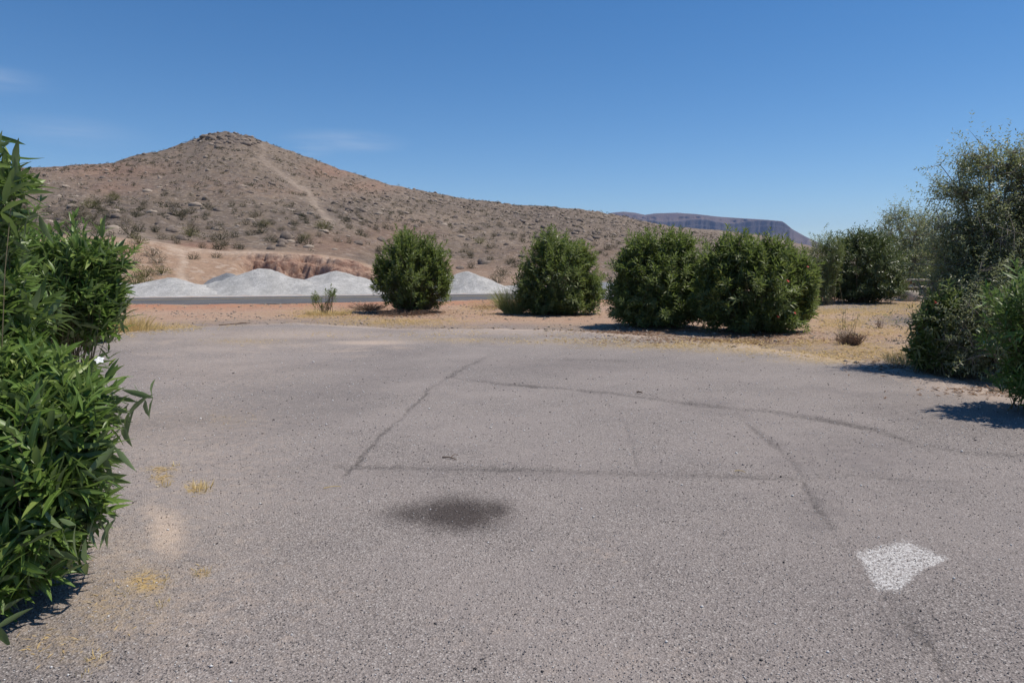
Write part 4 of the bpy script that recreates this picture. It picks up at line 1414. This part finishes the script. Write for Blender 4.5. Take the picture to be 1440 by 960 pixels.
x, y = scatter(lambda a, c_: np.clip(ell(a, c_, LITTER), 0, 1) * .8, 150000, -8, 10, 8, 28)
n = len(x)
th = rng.random(n) * 6.28
D = norm(np.stack([np.cos(th), np.sin(th), np.abs(rng.normal(size=n)) * .25], -1))
V, Fq, at2 = leaves(np.stack([x, y, surf(x, y)], -1), D, norm(np.array([0, 0, 1.]) + rng.normal(size=(n, 3)) * .35), .11 * rng.uniform(.5, 1.2, n), .02 * rng.uniform(.7, 1.3, n), 1, .0, .3, rng.random(n))
mesh_np("leaf_litter", V, Fq, M_DEAD, attrs=at2, kind="stuff")
print("litter", n)

# loose chips lying on the lot
OCT = np.array([[1, 0, 0], [-1, 0, 0], [0, 1, 0], [0, -1, 0], [0, 0, 1], [0, 0, -1.]])
OF = np.array([[0, 2, 4], [2, 1, 4], [1, 3, 4], [3, 0, 4], [2, 0, 5], [1, 2, 5], [3, 1, 5], [0, 3, 5]])
n = 16000
pxs, pys = rng.uniform(-40, 1480, n), 480 + 500 * rng.random(n) ** .8
g = np.array([gp(a, c_) for a, c_ in zip(pxs, pys)])
ok = (lot_sd(g[:, 0], g[:, 1]) > .2)
g = g[ok]
n = len(g)
sz = rng.uniform(.0022, .0055, n) * (1 + .9 * (rng.random(n) > .985)) * np.clip(g[:, 1] / 4, .9, 2.2)
jit = OCT[None] * rng.uniform(.6, 1.2, (n, 6, 1)) + rng.normal(size=(n, 6, 3)) * .15
V = g[:, None] + jit * sz[:, None, None] * np.array([1, 1, .7])
V[..., 2] += .003 + .012 * fbm(g[:, 0] * .5, g[:, 1] * .5, 9, 3)[:, None]
Fq = (OF[None] + (np.arange(n) * 6)[:, None, None]).reshape(-1, 3)
rr_ = rng.random(n)
rr_ = np.where(rr_ < .25, .35 + rr_, rr_)
rr_ = np.where(sz > .0075, np.where(rng.random(n) > .25, .97, .08), rr_)
mesh_np("loose_chips", V.reshape(-1, 3), Fq, M_PEB, attrs=dict(rnd=np.repeat(rr_, 6)), kind="stuff")

# stones and clods on the dirt round the lot
n = 14000
gx, gy = rng.uniform(-18, 20, n), rng.uniform(11, 30, n)
sd_ = lot_sd(gx, gy)
ok = (sd_ < .9) & (rng.random(n) < np.clip(.55 + 1.2 * fbm(gx * .5, gy * .5, 66, 3), .08, 1)) & (np.abs(road_off(gx, gy) + .4) > 4.6)
gx, gy = gx[ok], gy[ok]
n = len(gx)
sz = .012 + .05 * rng.random(n) ** 4
jit = OCT[None] * rng.uniform(.6, 1.2, (n, 6, 1)) + rng.normal(size=(n, 6, 3)) * .15
V = np.stack([gx, gy, surf(gx, gy)], -1)[:, None] + jit * sz[:, None, None] * np.array([1.1, 1, .75])
Fq = (OF[None] + (np.arange(n) * 6)[:, None, None]).reshape(-1, 3)
mesh_np("verge_stones", V.reshape(-1, 3), Fq, M_PALEB, kind="stuff")

# ------------------------------------------------------------------ hillside: boulders and desert shrubs
rng = np.random.default_rng(707)


def ico(sub):
    import bmesh
    bm = bmesh.new()
    bmesh.ops.create_icosphere(bm, subdivisions=sub, radius=1)
    V = np.array([v.co[:] for v in bm.verts])
    Fq = np.array([[v.index for v in f.verts] for f in bm.faces])
    bm.free()
    return V, Fq


IV, IF = ico(2)
IV1, IF1 = ico(1)


def rockv(V, seed, amp=.5):
    q = np.round(V * 1.3 + .25 * noise(V[:, :1] * 2 + seed, V[:, 1:2] * 2 + V[:, 2:], seed), 1)
    d = 1 + amp * fbm(V[:, 0] * 1.1 + seed * 3.1, V[:, 1] * 1.1 + V[:, 2] * 1.7, seed, 3, .6)
    P = V * d[:, None] * .8 + .2 * q
    P[:, 2] = np.maximum(P[:, 2] * .85, -.5)
    return P


rock_me = [mesh_np("boulder", rockv(IV, i), IF, M_BOULD, link=False) for i in range(6)] + [mesh_np("boulder", rockv(IV, i + 9), IF, M_PALEB, link=False) for i in range(3)]


def bush_mesh(seed, m, nleaf, lw=.16, stems=10):
    rg = np.random.default_rng(seed)
    d = norm(rg.normal(size=(nleaf, 3)) * np.array([1, 1, .9]) + np.array([0, 0, .55]))
    d[:, 2] = np.abs(d[:, 2])
    f = rg.uniform(.45, 1.0, nleaf) * (1 + .25 * noise(d[:, 0] * 2.3 + seed, d[:, 1] * 2.3, seed))
    B = d * f[:, None] * np.array([1, 1, 1.25]) + np.array([0, 0, .08])
    D = norm(d + rg.normal(size=d.shape) * .6)
    V, Fq, at2 = leaves(B - D * lw * .5, D, norm(rg.normal(size=d.shape) + np.array([0, 0, 1.])), lw * rg.uniform(.7, 1.5, nleaf), lw * .7 * rg.uniform(.6, 1.3, nleaf), 1, .0, .2, rg.random(nleaf))
    th = rg.random(stems) * 6.28
    tip = np.stack([np.cos(th) * .7, np.sin(th) * .7, rg.uniform(.6, 1.1, stems)], -1)
    Vs, Fs = tubes(np.zeros((stems, 3)) + np.array([0, 0, -.1]), tip * .5, tip, np.full(stems, .035), np.full(stems, .012), 3, 3)
    Va, Fa = join([(V, Fq), (Vs, Fs)])
    z = np.zeros(len(Vs))
    return mesh_np("desert_bush", Va, Fa, m, attrs=dict(rnd=np.concatenate([at2['rnd'], z]), rib=np.zeros(len(Va))), link=False)


creo_me = [bush_mesh(i, M_CREO, 420, .10) for i in range(5)]
sage_me = [bush_mesh(i + 20, M_SAGE, 420, .10) for i in range(3)]
brit_me = [bush_mesh(i + 40, M_BRIT, 600, .085) for i in range(3)]


def hill_points(n, rmin, rmax, pxa=0, pxb=1010):
    """random places on the visible hillside, even on the ground"""
    a0, a1_ = az_px(pxa), az_px(pxb)
    a = rng.uniform(a0, a1_, n * 3)
    r = np.sqrt(rng.uniform(rmin ** 2, rmax ** 2, n * 3))
    ok = r < np.interp(a, raz, rdist) * 1.0
    a, r = a[ok][:n], r[ok][:n]
    x, y = r * np.sin(a), r * np.cos(a)
    return x, y, hill_z(x, y)


def where_on_hill(x, y, z):
    """words for a place on the hillside, by what stands below it"""
    px, py, _ = proj(np.array([x, y, z]))
    a, r = math.atan2(x, y), math.hypot(x, y)
    t = (r - 66) / (float(np.interp(a, raz, rdist)) - 66)
    high = "near the skyline" if t > .84 else "on the upper slope" if t > .52 else "on the middle slope" if t > .22 else "at the foot of the slope"
    for lim, w in ((205, "above the left oleanders"), (290, "above the dirt track"), (365, "under the rocky summit"), (440, "beside the hill trail"), (520, "above the broad gravel heap"),
                   (645, "above the dusty grey green oleander"), (715, "above the lone white heap"), (850, "above the rounded dark oleander"), (9e9, "above the pair of dark oleanders")):
        if px < lim:
            return high + " " + w


def place_list(x, y, z, s, pick, name, label, cat, group, flat=(1, 1, 1)):
    for i in range(len(x)):
        o = link_obj(name, pick(i))
        o.location = (float(x[i]), float(y[i]), float(z[i]))
        k = float(s[i])
        o.rotation_euler = (0, 0, float(rng.random() * 6.28))
        o.scale = (k * flat[0] * float(rng.uniform(.85, 1.2)), k * flat[1] * float(rng.uniform(.85, 1.2)), k * flat[2] * float(rng.uniform(.8, 1.15)))
        tag(o, label + " " + where_on_hill(float(x[i]), float(y[i]), float(z[i])), cat, group)


# distinct bushes near the hill foot
NAMED = [(190, 398, 49, 1.4, 'b'), (212, 406, 48, 1.3, 'b'), (186, 372, 56, 1.2, 's'), (196, 340, 68, 1.1, 'b'), (222, 368, 54, 1.0, 's'), (352, 328, 88, 1.0, 'c'), (127, 291, 120, 1.9, 'b'), (160, 279, 130, 1.6, 'b'), (180, 355, 62, 1.3, 'b'), (215, 358, 58, 1.2, 's'), (205, 388, 50.5, 1.3, 'b'), (228, 384, 51, .9, 'b'), (268, 330, 76, 1.6, 'b'), (272, 362, 56, .5, 'c'), (304, 360, 57, .5, 'c'), (242, 335, 66, .8, 's'),
         (250, 302, 105, 1.4, 'c'), (310, 335, 84, 1.8, 'c'), (118, 303, 100, 1.5, 's'), (85, 306, 100, 1.3, 's'), (455, 320, 120, 2.2, 'b'), (430, 333, 92, 1.0, 'b'), (372, 316, 108, 1.2, 'b'), (700, 395, 62, 1.6, 's'), (840, 392, 66, 1.5, 'b'), (675, 340, 120, 1.5, 'b'), (690, 347, 105, 1.3, 'c'), (655, 352, 95, 1.1, 's')]
KIND = {'c': (creo_me, "dark creosote"), 's': (sage_me, "pale dry"), 'b': (brit_me, "yellow green")}


def along(px, py, r):
    d = ray(px, py)
    hd = math.hypot(d[0], d[1])
    return d[0] / hd * r, d[1] / hd * r


def find_r(px, py):
    """where the line of sight through a pixel meets the hillside"""
    d = ray(px, py)
    hd = math.hypot(d[0], d[1])
    r = np.arange(46, 300, .4)
    x, y = d[0] / hd * r, d[1] / hd * r
    hit = hill_z(x, y) >= CAMZ + d[2] / hd * r
    i = int(np.argmax(hit)) if hit.any() else 100
    return x[i], y[i], r[i]


WHERE = ["low on the bank just left of the leftmost white peak", "tight behind the left white heap's crest", "halfway up the tan bank by the far left oleander", "at the top edge of the tan bank near the left", "in the middle of the tan bank left of the track", "below the rock band at mid slope", "high on the left slope of the hill", "beside another yellow bush on the left slope", "at the upper end of the dirt track", "on the tan bank left of the track", "behind the leftmost gravel heaps", "right beside the bush behind the left heaps",
         "on top of the red dirt patch", "right of the dirt track on the bank", "alone on the tan bank above the tallest heap", "at the bend of the dirt track", "on the slope above the red dirt patch", "by the boulders above the eroded bank", "above the leafy oleander on the left", "just over the left oleander's top",
         "in the green patch at the lower end of the hill trail", "above the broad gravel heap at the hill foot", "left of the green patch below the trail", "behind the lone heap at the foot of the hill", "in the gap right of the rounded oleander", "wide and flat on the slope between two oleanders", "under the wide flat bush between two oleanders", "left of the two bushes between oleanders"]
for (px, py, r, s, k), wh in zip(NAMED, WHERE):
    x, y, r = find_r(px, py + 3)
    z = float(hill_z(np.array([x]), np.array([y]))[0])
    o = link_obj("desert_bush", KIND[k][0][int(rng.integers(0, 3))])
    s = .5 * s * max(r, 75) / 105 + .34
    o.location = (float(x), float(y), z - .05)
    o.scale = (s * 1.15, s * 1.1, s * .85)
    tag(o, KIND[k][1] + " bush " + wh, "bush", "desert bushes on the hillside")

x, y, z = hill_points(5200, 66, 285)
s = rng.uniform(.25, .68, len(x)) * (1 + .25 * (rng.random(len(x)) > .9))
dens = fbm(x * .03, y * .03, 15, 3) + .25 > rng.random(len(x)) * .9 - .35
x, y, z, s = x[dens], y[dens], z[dens], s[dens]
pX, pY, _ = proj(np.stack([x, y, z], -1))
off = polydist(pX, pY, TRAIL) > 5
x, y, z, s = x[off], y[off], z[off], s[off]
big = np.argsort(-s / np.hypot(x, y))
K1 = big[:270]
kinds = rng.random(len(x))
isS = kinds > .72


def pick_bush(i):
    return (sage_me if isS[K1[i]] else creo_me)[int(rng.integers(0, 3))]


cs = [i for i in K1 if not isS[i]]
ss = [i for i in K1 if isS[i]]
place_list(x[cs], y[cs], z[cs] - .05, s[cs], lambda i: creo_me[i % 5], "desert_bush", "small dark creosote bush", "bush", "desert bushes on the hillside", (1, 1, 1.1))
place_list(x[ss], y[ss], z[ss] - .05, s[ss], lambda i: sage_me[i % 3], "desert_bush", "small pale dry bush", "bush", "desert bushes on the hillside", (1, 1, 1.0))
rest = big[270:]


def lowbush(idx, m, nm):
    parts, rn = [], []
    nl = 20
    n_ = len(idx)
    d = norm(rng.normal(size=(n_, nl, 3)) + np.array([0, 0, .5]))
    d[..., 2] = np.abs(d[..., 2])
    ctr = np.stack([x[idx], y[idx], z[idx]], -1)
    sc_ = s[idx][:, None, None]
    B = (ctr[:, None] + d * sc_ * rng.uniform(.4, 1, (n_, nl, 1)) * np.array([1, 1, 1.0])).reshape(-1, 3)
    D = norm(d.reshape(-1, 3) + rng.normal(size=(n_ * nl, 3)) * .6)
    Lq = np.repeat(s[idx], nl) * .42
    V, Fq, at2 = leaves(B - D * Lq[:, None] * .5, D, norm(rng.normal(size=B.shape) + np.array([0, 0, 1.])), Lq, Lq * .55, 1, .0, .2, rng.random(len(B)))
    mesh_np(nm, V, Fq, m, attrs=at2, kind="stuff")


lowbush(np.array([i for i in rest if not isS[i]]), M_CREO, "creosote_scrub")
lowbush(np.array([i for i in rest if isS[i]]), M_SAGE, "dry_scrub")

# boulders
x, y, z = hill_points(9000, 68, 262)
pX, pY, _ = proj(np.stack([x, y, z], -1))
w = rockmask(x, y, 0, pX, pY) ** 1.2 + .07
k = rng.random(len(x)) < w * .8
x, y, z, pX, pY = x[k], y[k], z[k], pX[k], pY[k]
s = .16 + .5 * rng.random(len(x)) ** 3.0
s = np.where(np.hypot((pX - 318) / 50, (pY - 197) / 12) < 1.2, s * 1.6 + .15, s)
off = polydist(pX, pY, TRAIL) > 4
x, y, z, s = x[off], y[off], z[off], s[off]
big = np.argsort(-s / np.hypot(x, y))
K2 = big[:200]
pale = rng.random(len(x)) > .72
dk = [i for i in K2 if not pale[i]]
pl = [i for i in K2 if pale[i]]
place_list(x[dk], y[dk], z[dk] - .03, s[dk], lambda i: rock_me[i % 6], "boulder", "dark weathered boulder", "boulder", "boulders on the hillside", (1.1, 1, 1))
place_list(x[pl], y[pl], z[pl] - .03, s[pl], lambda i: rock_me[6 + i % 3], "boulder", "pale tan boulder", "boulder", "boulders on the hillside", (1.2, 1, .8))
rest = big[200:]
for nm, m, idx in (("dark_scree", M_BOULD, [i for i in rest if not pale[i]]), ("pale_scree", M_PALEB, [i for i in rest if pale[i]])):
    vr = [rockv(IV1, q + 30, .6) for q in range(8)]
    Vs = []
    for j, i in enumerate(idx):
        th = rng.random() * 6.28
        c_, s_ = math.cos(th), math.sin(th)
        P = vr[j % 8] * s[i] * np.array([1.15, 1, .9])
        P = np.stack([P[:, 0] * c_ - P[:, 1] * s_, P[:, 0] * s_ + P[:, 1] * c_, P[:, 2]], -1)
        Vs.append(P + np.array([x[i], y[i], z[i]]))
    Vs = np.concatenate(Vs)
    Fs = (IF1[None] + (np.arange(len(idx)) * len(IV1))[:, None, None]).reshape(-1, 3)
    mesh_np(nm, Vs, Fs, m, kind="stuff")
print("scree", len(rest))

# ------------------------------------------------------------------ air between here and the mesa
M_HAZE = bpy.data.materials.new("thin_blue_haze")
M_HAZE.use_nodes = True
nt = M_HAZE.node_tree
for n_ in list(nt.nodes):
    nt.nodes.remove(n_)
pv = nt.nodes.new("ShaderNodeVolumePrincipled")
pv.inputs['Color'].default_value = (.40, .58, 1.0, 1)
pv.inputs['Density'].default_value = 0.00006
pv.inputs['Anisotropy'].default_value = 0.0
ho = nt.nodes.new("ShaderNodeOutputMaterial")
nt.links.new(pv.outputs[0], ho.inputs['Volume'])
V, Fq = box((-9000, -9000, -3.0), (9000, 9000, 560.0), 0.5)
mesh_np("haze", V, Fq, M_HAZE, kind="stuff")
